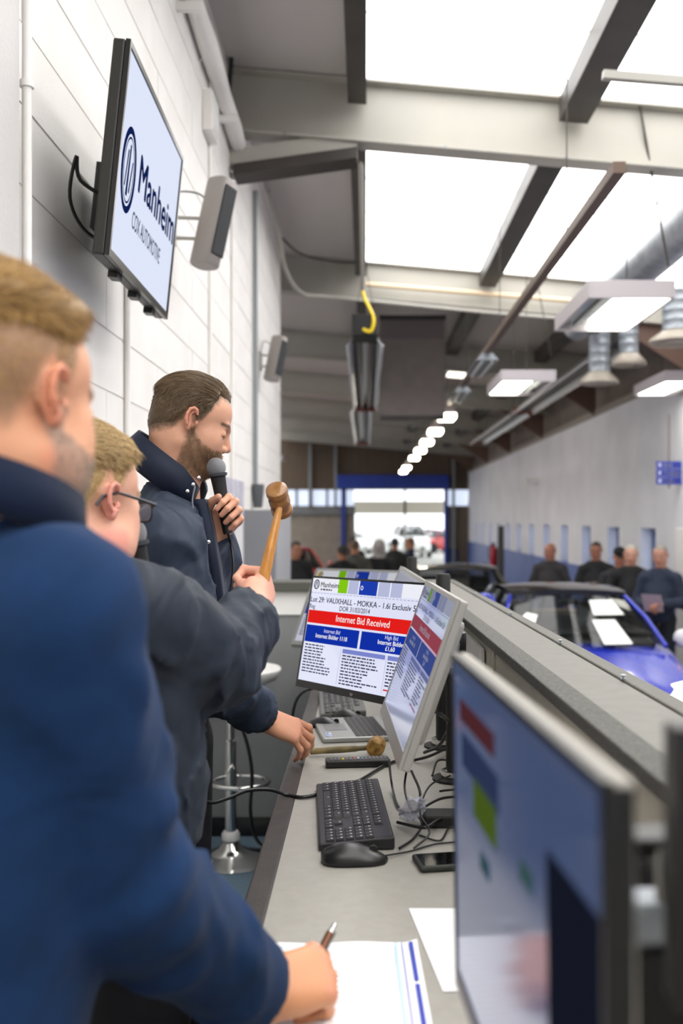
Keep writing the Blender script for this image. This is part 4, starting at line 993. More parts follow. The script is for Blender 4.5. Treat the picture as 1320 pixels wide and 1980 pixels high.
# ------------------------------------------------------------------ heads
def hairline(phi, recess=0.):
    return np.interp(phi, np.radians([0, 25, 45, 60, 72, 84, 92, 104, 125, 180]), [.074 + recess, .078 + recess, .080 + recess, .05, .008, -.010, .03, .004, -.04, -.072])
def head_fields(h, ears=True, nose=1., jowl=0., neck_to=None, nr=.058):
    f = Field((-.125, -.105, -.24), (.145, .105, .15), h)
    f.ell((-.014, 0, .028), (.098, .077, .086)); f.ell((.035, 0, .035), (.058, .066, .062), k=.02)
    f.ell((.03, 0, -.04), (.066, .062, .08), k=.02)
    for s in (-1, 1):
        f.cone((-.012, s * .05, -.062), (.062, s * .016, -.106), .022, .019, .025)
        f.ell((.05, s * .038, -.035), (.034, .03, .04), k=.02)
        f.cone((.083, s * .036, .016), (.091, s * .008, .012), .009, .010, .014)
        if jowl: f.ell((.02, s * .045, -.075), (.045, .03 + jowl, .04), k=.03)
    f.ell((.069, 0, -.108), (.022, .026, .019), k=.02)
    if jowl: f.ell((.03, 0, -.118), (.05, .045, .03 + jowl), k=.03)
    for s in (-1, 1):
        f.ell((.099, s * .034, -.003), (.014, .019, .011), k=.014, mode='s'); f.ell((.078, s * .033, -.006), (.0135, .0165, .0125), k=.007)
    f.cone((.088, 0, .010), (.109, 0, -.034), .0085, .0112, .01)
    for s in (-1, 1): f.ell((.099, s * .0125, -.041), (.011, .0075, .0085), k=.006)
    f.ell((.088, 0, -.066), (.016, .025, .016), k=.012)
    f.ell((.097, 0, -.0655), (.008, .023, .005), k=.004); f.ell((.095, 0, -.0765), (.009, .02, .006), k=.004)
    f.cone((.104, -.02, -.071), (.104, .02, -.071), .0022, .0022, .003, 's')
    nb = neck_to if neck_to is not None else (-.05, 0, -.2)
    f.cone((-.022, 0, -.06), nb, nr - .004, nr + .004, .03); f.cone((-.055, 0, -.03), (nb[0] - .01, nb[1], nb[2]), .05, nr, .03)
    base = f.D.copy()
    if ears:
        for s in (-1, 1):
            y = s * .077
            R = np.array(Matrix.Rotation(math.radians(-14), 3, 'Y') @ Matrix.Rotation(math.radians(s * 24), 3, 'Z'))
            f.ell((-.011, y + s * .004, -.002), (.017, .0065, .027), R, k=.004)
            f.ell((-.003, y + s * .008, .000), (.0095, .0065, .0155), R, k=.004, mode='s')
            rim = [(.002, .018), (-.004, .029), (-.014, .032), (-.024, .025), (-.028, .010), (-.026, -.006), (-.019, -.020)]
            pts = [np.array((a, y + s * (.010 + .006 * (abs(a) / .028)), b - .002)) for a, b in [(u * .86 - .001, w * .86) for u, w in rim]]
            f.chain(pts, [.0035, .004, .0042, .0042, .004, .004, .004], .003)
            f.ell((-.009, y + s * .005, -.026), (.008, .006, .009), R, k=.005)
            f.ell((.006, y + s * .001, -.008), (.005, .005, .007), k=.006)
    return f, base
def make_head(mtx, style, h=.0035):
    "style: skin, lip, hair colours and lengths. Returns world vertices, faces, tint; hair and beard pieces as (V, F) in world space, plus strands"
    inv = np.array(mtx.inverted()); nb = None
    if 'neck_base' in style: nb = (inv @ np.append(np.array(style['neck_base']), 1))[:3]
    f, base = head_fields(h, True, style.get('nose', 1.), style.get('jowl', 0.), nb, style.get('nr', .058))
    V, Fq = f.nets(); V = relax(V, Fq, 1, .4)
    x, y, z = V.T; phi = np.arctan2(np.abs(y), x + .005)
    hl = hairline(phi, style.get('recess', 0.))
    skin = lc(style['skin']); red = lc(style.get('flush', '#c86f5c')); col = np.tile(skin, (len(V), 1))
    fl = np.clip(sstep(.03, .0, np.hypot(np.hypot(x - .06, (np.abs(y) - .045)), z + .03)) * .25 + sstep(.073, .083, np.abs(y)) * sstep(.05, .03, np.abs(x + .012)) * .5 + sstep(.10, .115, x) * .35, 0, .6)[:, None]
    col = col * (1 - fl) + red * fl
    lip = (sstep(.020, .010, np.abs(z + .071)) * sstep(.088, .095, x) * sstep(.026, .018, np.abs(y)) * .6)[:, None]; col = col * (1 - lip) + lc('#a8564f') * lip
    notear = sstep(.083, .078, np.abs(y))
    nz = vnoise(V * 160, 3)
    if 'hair' in style:                       # scalp under short hair takes the colour of the stubble
        hm = (sstep(-.012, style.get('soft', .03), z - hl + .006 * nz) * notear * style.get('fade', .85))[:, None]; col = col * (1 - hm) + lc(style.get('scalp', style['hair'])) * hm
    bd = style.get('beard')
    def beard_mask(x, y, z):
        ph = np.arctan2(np.abs(y), x + .005)
        cheek = np.interp(ph, np.radians([0, 20, 35, 55, 75, 88]), [-.052, -.05, -.058, -.052, -.03, .0])
        m = sstep(.008, -.010, z - cheek) * sstep(math.radians(98), math.radians(82), ph) * sstep(-.150, -.128, z + .35 * np.maximum(0, .03 - x))
        return m * (1 - sstep(.016, .008, np.hypot((y) / 1.5, (z + .072) * 1.4)) * sstep(.085, .092, x))
    if bd:
        bm = (np.clip(beard_mask(x, y, z) * (1 + .3 * nz), 0, 1) * style.get('beard_density', .8))[:, None]; col = col * (1 - bm) + lc(bd) * bm
    brow = (sstep(.007, .002, np.abs(z - .020 + .12 * (np.abs(y) - .033) ** 1)) * sstep(.062, .070, x) * sstep(.008, .014, np.abs(y)) * sstep(.062, .052, np.abs(y)) * .85)[:, None]
    col = col * (1 - brow) + lc(style.get('brow', style.get('hair', '#5a4632'))) * brow
    lash = (sstep(.003, .001, np.abs(z + .012)) * sstep(.070, .076, x) * sstep(.014, .02, np.abs(y)) * sstep(.054, .048, np.abs(y)) * .85)[:, None]; col = col * (1 - lash) + lc('#3a2a22') * lash
    out = {'V': xf(mtx, V), 'F': Fq, 'col': col}
    X = f.ax[0][:, None, None]; Y = f.ax[1][None, :, None]; Z = f.ax[2][None, None, :]
    PH = np.arctan2(np.abs(Y) + 0 * Z, X + .005 + 0 * Z)
    if 'hair' in style:
        HL = hairline(PH, style.get('recess', 0.)); mask = sstep(-.004, .035, Z - HL)
        T = mask * (style['side'] + (style['top'] - style['side']) * sstep(style.get('z0', .045), style.get('z1', .10), Z + .25 * np.maximum(X, 0) * style.get('quiff', 0))) - .0035
        g = Field(f.lo, f.lo + f.h * (f.n - 1), f.h); g.D = (base - T).astype(np.float32)
        if style.get('clump'):
            ii = np.argwhere(np.abs(g.D) < .02); p = g.lo + ii * g.h; m_ = mask[tuple(ii.T)] * sstep(.03, .09, p[:, 2])
            g.D[tuple(ii.T)] -= (vnoise(p * np.array(style.get('grain', (30, 120, 60))), 5) * style['clump'] * m_).astype(np.float32)
        V2, F2 = g.nets(); V2 = relax(V2, F2, 1, .4)
        ph = np.arctan2(np.abs(V2[:, 1]), V2[:, 0] + .005); mk = sstep(-.004, .03, V2[:, 2] - hairline(ph, style.get('recess', 0.))); tt = mk
        keep = (tt > .12)[F2].all(1) & (V2[:, 2] > -.1)[F2].all(1); out['hair'] = (xf(mtx, V2), F2[keep])
        # strands
        rng = np.random.default_rng(style.get('seed', 1)); nst = style.get('strands', 5000)
        cand = np.argwhere(tt > .2)[:, 0]; r = rng.choice(cand, nst); Pn = V2[r] + rng.normal(0, .0016, (nst, 3))
        c0 = np.array((-.014, 0, .01)); N = Pn - c0; N /= np.linalg.norm(N, axis=1)[:, None]
        topness = sstep(style.get('z0', .045), style.get('z1', .10), Pn[:, 2])[:, None]
        comb = np.array(style.get('comb', (-1, 0, .1))) + rng.normal(0, style.get('mess', .16), (nst, 3)); comb = comb * topness + (np.array((-.35, 0, -1.)) + rng.normal(0, .25, (nst, 3))) * (1 - topness)
        comb = comb - N * (comb * N).sum(1)[:, None]; comb /= np.linalg.norm(comb, axis=1)[:, None] + 1e-6
        Ln = (style['side'] * 1.3 + .004 + (style['top'] * style.get('slen', 1.5) - style['side']) * topness[:, 0]) * rng.uniform(.6, 1.25, nst)
        lift = style.get('lift', .35); pts = np.zeros((nst, 4, 3))
        for k in range(4):
            t = k / 3; pts[:, k] = Pn - N * .002 + (comb * (1 - lift) + N * lift * (1 - .6 * t)) * (Ln * t)[:, None] - N * (.10 * (Ln * t) ** 2 / .03)[:, None] * (1 - lift)
        out['strands'] = xf(mtx, pts.reshape(-1, 3)), nst
    if bd and style.get('beard_len', 0) > 0:
        rng = np.random.default_rng(9); w = beard_mask(x, y, z); cand = np.argwhere((w > .35) & (z > -.135))[:, 0]; ns = style.get('beard_strands', 2500); r = rng.choice(cand, ns); Pn = V[r] + rng.normal(0, .0012, (ns, 3))
        N = Pn - np.array((.01, 0, -.03)); N /= np.linalg.norm(N, axis=1)[:, None]; dr = N * .5 + np.array((.15, 0, -.8)) + rng.normal(0, .25, (ns, 3)); dr /= np.linalg.norm(dr, axis=1)[:, None]
        Ln = style['beard_len'] * rng.uniform(.5, 1.2, ns); pts = np.stack([Pn + dr * (Ln * t)[:, None] for t in (-.15, .4, .75, 1)], 1)
        out['beard'] = xf(mtx, pts.reshape(-1, 3)), ns
    return out
def strands(name, data, mat, parent, r=.0005):
    pts, n = data; hc = bpy.data.hair_curves.new(name); hc.add_curves([4] * n)
    hc.position_data.foreach_set('vector', np.asarray(pts, np.float32).ravel())
    ra = hc.attributes.new('radius', 'FLOAT', 'POINT') if 'radius' not in hc.attributes else hc.attributes['radius']
    ra.data.foreach_set('value', np.tile(np.array([r, r * .9, r * .7, r * .3], np.float32), n))
    hc.materials.append(mat); o = bpy.data.objects.new(name, hc); COL.objects.link(o); o['kind'] = 'stuff'
    if parent is not None: o.parent = parent
    return o

# ------------------------------------------------------------------ hands
def make_hand(m, side, curls, thumb=(35, 25, 20), spread=6, skin='#d9a184', h=.0026, tspread=38, size=1.):
    "local: wrist at 0, x to the fingers, z out of the back of the hand, thumb on +y for a right hand. Returns world V, F, tint"
    sg = 1 if side == 'R' else -1
    f = Field((-.06, -.09, -.11), (.21, .10, .06), h)
    f.cone((-.055, 0, 0), (.0, 0, 0), .027, .025, .0); f.ell((-.02, 0, 0), (.05, .029, .021), k=.015)
    for yy, rr in ((.024, .0150), (.008, .0150), (-.010, .0145), (-.026, .0135)): f.cone((.008, sg * yy * .62, -.001), (.088 - abs(yy - .005) * .25, sg * yy, .001), .0165, rr * .86, .014)
    f.ell((.045, 0, -.004), (.042, .034, .014), k=.012)
    f.ell((.030, sg * .024, -.013), (.033, .017, .015), R=np.array(Matrix.Rotation(math.radians(sg * 25), 3, 'Z')), k=.012)
    base = [(.088, .029), (.093, .010), (.089, -.010), (.080, -.0275)]; seg = [(.044, .027, .021), (.049, .031, .022), (.045, .029, .021), (.035, .022, .019)]; rad = [(.0098, .0090, .0082, .0070), (.0100, .0092, .0083, .0071), (.0096, .0088, .0080, .0068), (.0086, .0078, .0071, .0061)]
    nails = []
    for i in range(4):
        c = curls[i] if hasattr(curls[0], '__len__') else curls
        p = np.array((base[i][0], sg * base[i][1], .001)); az = math.radians(sg * (spread * (1.5 - i))); ang = 0.; pts = [p]
        for j in range(3):
            ang += math.radians(c[j]); d = np.array((math.cos(ang) * math.cos(az), math.cos(ang) * math.sin(az), -math.sin(ang))); p = p + d * seg[i][j]; pts.append(p)
        f.cone(pts[0], pts[1], rad[i][0], rad[i][1], .006); f.cone(pts[1], pts[2], rad[i][1], rad[i][2], .0025); f.cone(pts[2], pts[3], rad[i][2], rad[i][3], .0025)
        f.ell(pts[1], [rad[i][1] * 1.08] * 3, k=.003)
        up = np.array((math.sin(ang) * math.cos(az), math.sin(ang) * math.sin(az), math.cos(ang))); nails.append(pts[3] + up * rad[i][3] * .8)
    a0 = math.radians(tspread); d0 = np.array((math.cos(a0), sg * math.sin(a0), -.35)); d0 /= np.linalg.norm(d0)
    p = np.array((.016, sg * .024, -.010)); pts = [p]; d = d0
    inward = np.array((.35, -sg * .8, -.45)); inward /= np.linalg.norm(inward)
    for L, a in ((.044, thumb[0]), (.034, thumb[1]), (.027, thumb[2])):
        t = math.radians(a); d = d * math.cos(t) + inward * math.sin(t) * .9; d /= np.linalg.norm(d); p = p + d * L; pts.append(p)
    f.cone(pts[0], pts[1], .0155, .0118, .010); f.cone(pts[1], pts[2], .0118, .0105, .003); f.cone(pts[2], pts[3], .0105, .0082, .003)
    nails.append(pts[3] + np.array((0, sg * .006, .004)))
    V, Fq = f.nets(); V = relax(V, Fq, 1, .4)
    col = np.tile(lc(skin), (len(V), 1)); kn = np.zeros(len(V))
    for b in base: kn = np.maximum(kn, sstep(.016, .004, np.linalg.norm(V - np.array((b[0], sg * b[1], .010)), axis=1)) * .45)
    for q in nails: kn = np.maximum(kn, sstep(.009, .005, np.linalg.norm(V - q, axis=1)) * .5)
    col = col * (1 - kn[:, None]) + lc('#d98f7c') * kn[:, None]
    return xf(m, V * size), Fq, col
def joined(pieces):
    Vs, Fs, Cs, o = [], [], [], 0
    for V, Fq, c in pieces: Vs.append(V); Fs.append(Fq + o); Cs.append(c); o += len(V)
    return np.concatenate(Vs), np.concatenate(Fs), np.concatenate(Cs)

# ------------------------------------------------------------------ bodies and clothes
def rot_cols(fwd, up=(0, 0, 1)):
    f = Vector(fwd).normalized(); l = Vector(up).cross(f).normalized(); u = f.cross(l); return np.array(Matrix((f, l, u)).transposed())
def torso(f, J, g, k=.05):
    "J: joints and sizes; g: how far the surface stands off the body"
    R = rot_cols(J['fwd'], J.get('lean', (0, 0, 1))); d, w = J['depth'] + g, J['width'] + g
    P_, C, N = np.array(J['pelvis']), np.array(J['chest']), np.array(J['neck']); mid = (P_ + C) / 2
    f.ell(C, (d, w, J.get('chz', .24)), R, 0); f.ell(mid + R[:, 0] * J.get('belly', 0), (d * 1.02 + J.get('belly', 0), w * .95, .25), R, k); f.ell(P_, (d * 1.0, w * .93, .20), R, k)
    for s in 'RL':
        S = np.array(J['sh' + s]); f.cone(N * .6 + S * .4 + np.array((0, 0, -.005)), S, .055 + g, J['ru'] * .92 + g, k)
    f.cone(C, N, .09 + g, .07 + g, k)
def arm(f, J, s, g, k=.025):
    S, El, W = J['sh' + s], J['el' + s], J['wr' + s]; f.cone(S, El, J['ru'] + g, J['re'] + g, k); f.cone(El, W, J['re'] + g, J['rw'] + g, k)
def creases(f, J, g, seed, n=16, r=.0145):
    rr = random.Random(seed)
    for s in 'RL':
        S, El, W = (Vector(J[k + s]) for k in ('sh', 'el', 'wr'))
        for A, B, ra, rb, where in ((S, El, J['ru'], J['re'], 'u'), (El, W, J['re'], J['rw'], 'f')):
            ax = (B - A); u = ax.orthogonal().normalized(); v = ax.normalized().cross(u)
            def q(t, a, d): return A + ax * t + (u * math.cos(a) + v * math.sin(a)) * (ra + (rb - ra) * t + g - d)
            for i in range(n):
                if rr.random() < .6: t = rr.uniform(.62, 1.0) if where == 'u' else rr.uniform(.0, .38); dt = rr.uniform(-.12, .12); da = rr.choice((-1, 1)) * rr.uniform(.7, 1.5)
                else: t = rr.uniform(.05, .6); dt = rr.uniform(.2, .45); da = rr.uniform(-.9, .9)
                a = rr.uniform(0, 6.28); w = rr.uniform(.7, 1.2) * r
                p = [q(t + dt * k / 4, a + da * k / 4, w * .55) for k in range(5)]; f.chain(p, [w * .35, w * .8, w, w * .75, w * .3], .010)
def bounds(J, m=.16):
    pts = np.array([J[k] for k in ('pelvis', 'chest', 'neck', 'shR', 'shL', 'elR', 'elL', 'wrR', 'wrL')]); lo, hi = pts.min(0) - m, pts.max(0) + m
    c = np.array(J['chest']); e = J['width'] + .08; lo[:2] = np.minimum(lo[:2], c[:2] - e); hi[:2] = np.maximum(hi[:2], c[:2] + e); return lo, hi
def folds(J, amp, seed=1, sc=1.):
    "cloth folds: creases that run around the sleeves and sag on the body"
    segs = [(np.array(J['sh' + s]), np.array(J['el' + s]), np.array(J['wr' + s])) for s in 'RL']
    def fn(p):
        n1 = vnoise(p * np.array((7, 7, 4.5)) * sc + 3, seed); n2 = vnoise(p * np.array((14, 14, 9)) * sc + n1[:, None] * .8, seed + 1)
        rid = (1 - np.abs(n2)) ** 4 * -1.3 + .25 + .9 * n1
        nearel = np.zeros(len(p))
        for S, El, W in segs:
            e = np.exp(-(np.linalg.norm(p - El, axis=1) / .13) ** 2); ax = (W - S); ax = ax / np.linalg.norm(ax); t = (p - El) @ ax
            n3 = vnoise(p * 9 * sc, seed + 7); nearel += e * (np.sin(t * 95 * sc + n3 * 3.5) * .55)
        return amp * (rid + nearel)
    return fn
def legs_field(J, g, h, zfoot):
    P_ = np.array(J['pelvis']); R = rot_cols(J['fwd']); L = R[:, 1] * .095
    f = Field(np.array((P_[0] - .34, P_[1] - .34, zfoot - .02)), np.array((P_[0] + .34, P_[1] + .34, P_[2] + .16)), h)
    f.ell(P_, (J['depth'] * .88 + g, J['width'] * .86 + g, .15), R, 0)
    for s in (-1, 1):
        hip = P_ + L * s + (0, 0, -.04); kn = np.array((P_[0], P_[1], (P_[2] + zfoot) / 2)) + L * s * .95 + R[:, 0] * .015; an = np.array((P_[0], P_[1], zfoot + .08)) + L * s
        f.cone(hip, kn, .088 + g, .062 + g, .03); f.cone(kn, an, .062 + g, .05 + g, .02)
    return f
def shoe(J, s, zfoot, mat, parent):
    P_ = Vector(J['pelvis']); R = rot_cols(J['fwd']); c = Vector((P_.x, P_.y, zfoot)) + Vector(R[:, 1]) * .095 * s; m = frame(c, Vector(R[:, 0]))
    rs = []
    for x, w, z in ((-.085, .022, .05), (-.075, .034, .085), (-.02, .038, .09), (.05, .044, .07), (.11, .047, .05), (.16, .04, .04), (.185, .02, .028)):
        rs.append([m @ Vector((x, w * math.cos(a), max(0, .012 + z * .5 + z * .5 * math.sin(a)) if math.sin(a) > -.5 else .0)) for a in (2 * math.pi * k / 14 for k in range(14))])
    return MB().rings(rs).build('shoe', mat, parent, smooth='all')
# ------------------------------------------------------------------ the three men at the desk
def hframe(o, fwd, pitch, roll=0):
    f = Vector((fwd[0], fwd[1], 0)).normalized(); f = (f * math.cos(math.radians(pitch)) - Vector((0, 0, 1)) * math.sin(math.radians(pitch)))
    m = frame(o, f); return m @ Matrix.Rotation(math.radians(roll), 4, 'X')
m_shoe = M('shoe_black', '#0d0d0e', .4)
def person(label, J, head, hands, skin, group=None, zfoot=0., hb=.022):
    "one continuous body under the clothes: trunk, limbs, neck, head, hands"
    lo, hi = bounds(J, .13); lo[2] = min(lo[2], J['hem'] - .05); f = Field(lo, hi, hb); torso(f, J, -.025, .05); arm(f, J, 'R', -.025); arm(f, J, 'L', -.025)
    V, Fq = f.nets(); lf = legs_field(J, -.02, hb, zfoot); V2, F2 = lf.nets(); c = lc(skin)
    pcs = [(V, Fq, np.tile(c, (len(V), 1))), (V2, F2, np.tile(c, (len(V2), 1))), (head['V'], head['F'], head['col'])] + hands
    return tag(npobj('person', *[joined(pcs)[i] for i in (0, 1)], skin_mat(), None, joined(pcs)[2]), label, 'person', group)
def top_garment(name, J, g, mat, parent, h, amp, seed=1, hem=None, extra=None, cuffcut=True, sc=1., rel=1):
    lo, hi = bounds(J, .17); lo[2] = min(lo[2], (hem or J['hem']) - .03)
    f = Field(lo, hi, h); torso(f, J, g, .06); f.plane_cut((0, 0, hem or J['hem']), (0, 0, -1)); arm(f, J, 'R', g); arm(f, J, 'L', g)
    if extra: creases(f, J, g, seed + 40, extra)
    f.displace(folds(J, amp, seed, sc))
    n = Vector(J['neck']) + Vector((0, 0, .035)); u = Vector(J.get('neckdir', (0, 0, 1)))
    f.plane_cut(n, u, np.array(n) - .16, np.array(n) + .16)
    for s in 'RL':
        W, El = Vector(J['wr' + s]), Vector(J['el' + s]); d = (W - El).normalized(); f.plane_cut(W, d, np.array(W) - .075, np.array(W) + .075)
    V, Fq = f.nets(); V = relax(V, Fq, rel, .5)
    return npobj(name, V, Fq, mat, parent)
def trousers(J, mat, parent, h=.014, zfoot=0.):
    f = legs_field(J, .008, h, zfoot); f.displace(lambda p: .004 * vnoise(p * np.array((18, 18, 8)), 4)); f.plane_cut((0, 0, zfoot + .05), (0, 0, -1)); V, Fq = f.nets(); V = relax(V, Fq, 1, .5); return npobj('trousers', V, Fq, mat, parent)
def collar(name, c, nrm, front, ra, rb, hgt, mat, parent, gap=28, th=.006, flare=.0, drop=None, dip=0.):
    "stand collar: an open band around the neck. front = direction of the opening"
    n = Vector(nrm).normalized(); fx_ = (Vector(front) - n * Vector(front).dot(n)).normalized(); fy = n.cross(fx_); c = Vector(c); rs = []
    N = 40
    for i in range(N + 1):
        a = math.radians(gap + (360 - 2 * gap) * i / N); e = fx_ * math.cos(a) * ra + fy * math.sin(a) * rb; e1 = e.normalized()
        edge = min(i, N - i) / 5; hh = hgt * (1 if edge >= 1 else .72 + .28 * edge)
        b0 = c + e * (1.0 + flare * .2) - n * hgt; t0 = c + e * (1 - .02) - n * (hgt - hh) - n * dip * max(0, math.cos(a))
        ring = [b0, (b0 + t0) / 2 + e1 * .004, t0, t0 + e1 * th + n * .002]
        if drop: ring += [t0 + e1 * (th + .007) - n * drop * .4, t0 + e1 * (th + .016) - n * drop, t0 + e1 * (th + .010) - n * drop]
        ring += [(b0 + t0) / 2 + e1 * (th + .004), b0 + e1 * th]
        rs.append(ring)
    return MB().rings(rs).build(name, mat, parent, smooth='all')
def cuff(W, El, r, l, mat, parent):
    W, El = Vector(W), Vector(El); d = (W - El).normalized(); u = d.orthogonal().normalized(); v = d.cross(u); rs = []
    for t, k in ((-l, 1.0), (-l + .004, 1.1), (-l * .5, 1.08), (-.004, 1.05), (0, 1.0), (0, .86), (-l, .86)):
        rs.append([W + d * (t + .012) + (u * math.cos(a) + v * math.sin(a)) * r * k * (1 + .012 * math.cos(18 * a)) for a in (2 * math.pi * i / 72 for i in range(72))])
    return MB().rings(rs, False).build('cuff', mat, parent, smooth='all')
def cloth(name, c, c2, rough=.75, sheen=.05, bsc=700, bump=.12, wr=.0, ws=6.): return M(name, c, rough, col2=c2, nscale=14, bump=bump, bscale=bsc, sheen=sheen, spec=.25, wrinkle=wr, wscale=ws)

# --- man with the pen, nearest
J1 = dict(fwd=(.44, .9, 0), pelvis=(-.47, 1.00, .98), chest=(-.46, 1.035, 1.33), neck=(-.395, 1.025, 1.545), depth=.125, width=.185, belly=.02,
          shR=(-.305, .965, 1.475), elR=(-.262, 1.055, 1.185), wrR=tuple(P(488, 1915, 1.235)), shL=(-.62, 1.13, 1.46), elL=(-.62, 1.30, 1.20), wrL=(-.42, 1.42, 1.06),
          ru=.072, re=.060, rw=.044, hem=.93)
H1 = hframe((-.373, 1.019, 1.692), (.44, .9), 4)
hd1 = make_head(H1, dict(skin='#d49a78', flush='#d4785c', hair='#a5834f', scalp='#7d6448', brow='#7a5f3f', fade=.8, side=.003, top=.026, z0=.055, z1=.10, comb=(1, .25, .35), lift=.3, slen=1.3, clump=.005, grain=(20, 110, 40), strands=16000,
                     beard='#8a7768', beard_density=.7, beard_len=.003, beard_strands=4000, neck_base=(-.40, 1.0, 1.50), nr=.066, jowl=.004, seed=3))
hm1 = frame(P(497, 1922, 1.245), (.78, .56, .0), z=(-.1, -.72, .68))
hand1 = make_hand(hm1, 'R', ((48, 62, 38), (58, 70, 45), (66, 75, 50), (70, 75, 50)), thumb=(20, 25, 35), skin='#d99a72', tspread=30, size=1.12)
handL1 = make_hand(frame(Vector(J1['wrL']), (.5, .7, -.4), z=(.2, 0, 1)), 'L', (20, 30, 20), skin='#d99a72', h=.004)
man1 = person('man in royal navy sweater writing with a pen, nearest the camera', J1, hd1, [hand1, handL1], '#d49a78')
m_sw = cloth('sweater_blue', '#15325a', '#122d50', .95, .06, 900, .25, .25, 4.)
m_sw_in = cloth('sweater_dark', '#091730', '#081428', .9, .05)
sw1 = top_garment('sweater', J1, .012, m_sw, man1, .0095, .007, 2, sc=.8, rel=1, extra=9)
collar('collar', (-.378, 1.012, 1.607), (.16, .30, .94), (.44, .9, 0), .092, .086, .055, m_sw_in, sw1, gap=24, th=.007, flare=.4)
cuff(J1['wrR'], J1['elR'], .043, .06, m_sw, sw1); cuff(J1['wrL'], J1['elL'], .043, .06, m_sw, sw1)
trousers(J1, M('trousers_black', '#131318', .8, col2='#18181e', nscale=20), man1)
for s in (-1, 1): shoe(J1, s, 0, m_shoe, man1)
npobj('hair', *hd1['hair'], hair_mat('hair_blond_brown', '#cda566', '#86683e'), man1)
strands('hair_strands', hd1['strands'], hair_mat('hair_blond_brown', '#cda566', '#86683e'), man1, .00042)
strands('beard', hd1['beard'], M('beard_grey_brown', '#94867a', .6), man1, .0003)
pen = empty('pen', 'copper brown ballpoint pen in the writing hand', 'pen')
pt, pb = P(648, 1786, 1.385), P(606, 1868, 1.335); pax = (pb - pt).normalized(); Lp = .135
MB().lathe(pt, [(.002, 0), (.0035, .001), (.0035, .012), (.0052, .013), (.0055, .016)], 16, pax).build('clicker', m_chrome, pen, smooth=True)
MB().lathe(pt + pax * .016, [(.0058, 0), (.0062, .004), (.0062, .09), (.0045, .108), (.0012, .119), (.0005, .12)], 18, pax).build('barrel', M('pen_copper', '#6b432c', .3, .4), pen, smooth=True)
MB().obox(pt + pax * .012 + Vector((.0035, -.006, 0)), (.003, 0, 0), (0, .002, 0), pax * .035).build('clip', m_chrome, pen)

# --- man with the gavel, in glasses
J2 = dict(fwd=(.65, .76, 0), pelvis=(-.45, 1.69, .95), chest=(-.455, 1.675, 1.27), neck=(-.47, 1.63, 1.475), depth=.120, width=.170, belly=.018, neckdir=(.25, .3, .92),
          shR=(-.365, 1.545, 1.425), elR=tuple(P(412, 1283, 1.74)), wrR=tuple(P(487, 1196, 1.89)), shL=(-.60, 1.79, 1.42), elL=(-.52, 1.95, 1.19), wrL=(-.395, 1.86, 1.40),
          ru=.069, re=.060, rw=.046, hem=1.02)
H2 = hframe((-.470, 1.650, 1.600), (.55, .835), 4)
hd2 = make_head(H2, dict(skin='#dba58c', flush='#d98078', hair='#c8ad7d', scalp='#c09a74', brow='#a58a60', fade=.55, side=.004, top=.022, z0=.045, z1=.085, comb=(1, -.4, .25), lift=.35, slen=1.35, clump=.005, grain=(40, 110, 50), strands=15000, jowl=.010, neck_base=(-.465, 1.60, 1.45), nr=.066, seed=5))
hm2 = frame(P(497, 1180, 1.91), (.10, .78, .50), z=(.9, -.25, .1))
hand2 = make_hand(hm2, 'R', ((70, 88, 55), (72, 90, 58), (74, 90, 58), (74, 88, 55)), thumb=(30, 45, 30), spread=1, skin='#dfa58e', tspread=28)
g1a, g1b = P(509, 1122, 1.955), P(541, 978, 1.99)
mc2 = P(257, 1031, 1.715); mc2ax = Vector((.18, .1, -1)).normalized()
hmL2 = frame(mc2 + mc2ax * .165 + Vector((-.06, .05, -.02)), (.75, -.55, .3), z=(.2, .9, .2))
J2['wrL'] = tuple(hmL2.translation)
hand2L = make_hand(hmL2, 'L', (60, 75, 50), thumb=(25, 35, 25), skin='#dfa58e', h=.0032)
man2 = person('man in glasses and dark slate jacket raising a gavel', J2, hd2, [hand2, hand2L], '#dba58c')
m_j2 = cloth('jacket_slate', '#2a323f', '#252d39', .6, .03, 600, .08, .45, 5.)
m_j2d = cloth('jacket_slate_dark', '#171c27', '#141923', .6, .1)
jk2 = top_garment('jacket', J2, .018, m_j2, man2, .0085, .011, 5, rel=1, extra=15)
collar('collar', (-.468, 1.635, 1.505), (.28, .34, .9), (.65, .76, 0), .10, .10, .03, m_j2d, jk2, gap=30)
cuff(J2['wrR'], J2['elR'], .050, .03, m_j2, jk2)
MB().tube([P(374, 1350, 1.74), P(372, 1450, 1.76), P(370, 1590, 1.77)], .004, 8).build('zip', M('zip_dark', '#1c2130', .4, .4), jk2, smooth=True)
MB().lathe(P(371, 1459, 1.755), [(.004, 0), (.004, .003), (.001, .004)], 12, (.6, -.8, 0)).build('snap', m_chrome, jk2, smooth=True)
trousers(J2, M('trousers_black', '#131318', .8), man2)
for s in (-1, 1): shoe(J2, s, 0, m_shoe, man2)
npobj('hair', *hd2['hair'], hair_mat('hair_sandy', '#d6bd8e', '#a88a5c'), man2)
strands('hair_strands', hd2['strands'], hair_mat('hair_sandy', '#d6bd8e', '#a88a5c'), man2, .00042)
gl = bpy.data.objects.new('glasses', None); COL.objects.link(gl); gl.parent = man2; gl.matrix_world = H2
m_gf = M('glasses_frame', '#3a3c42', .3, .6)
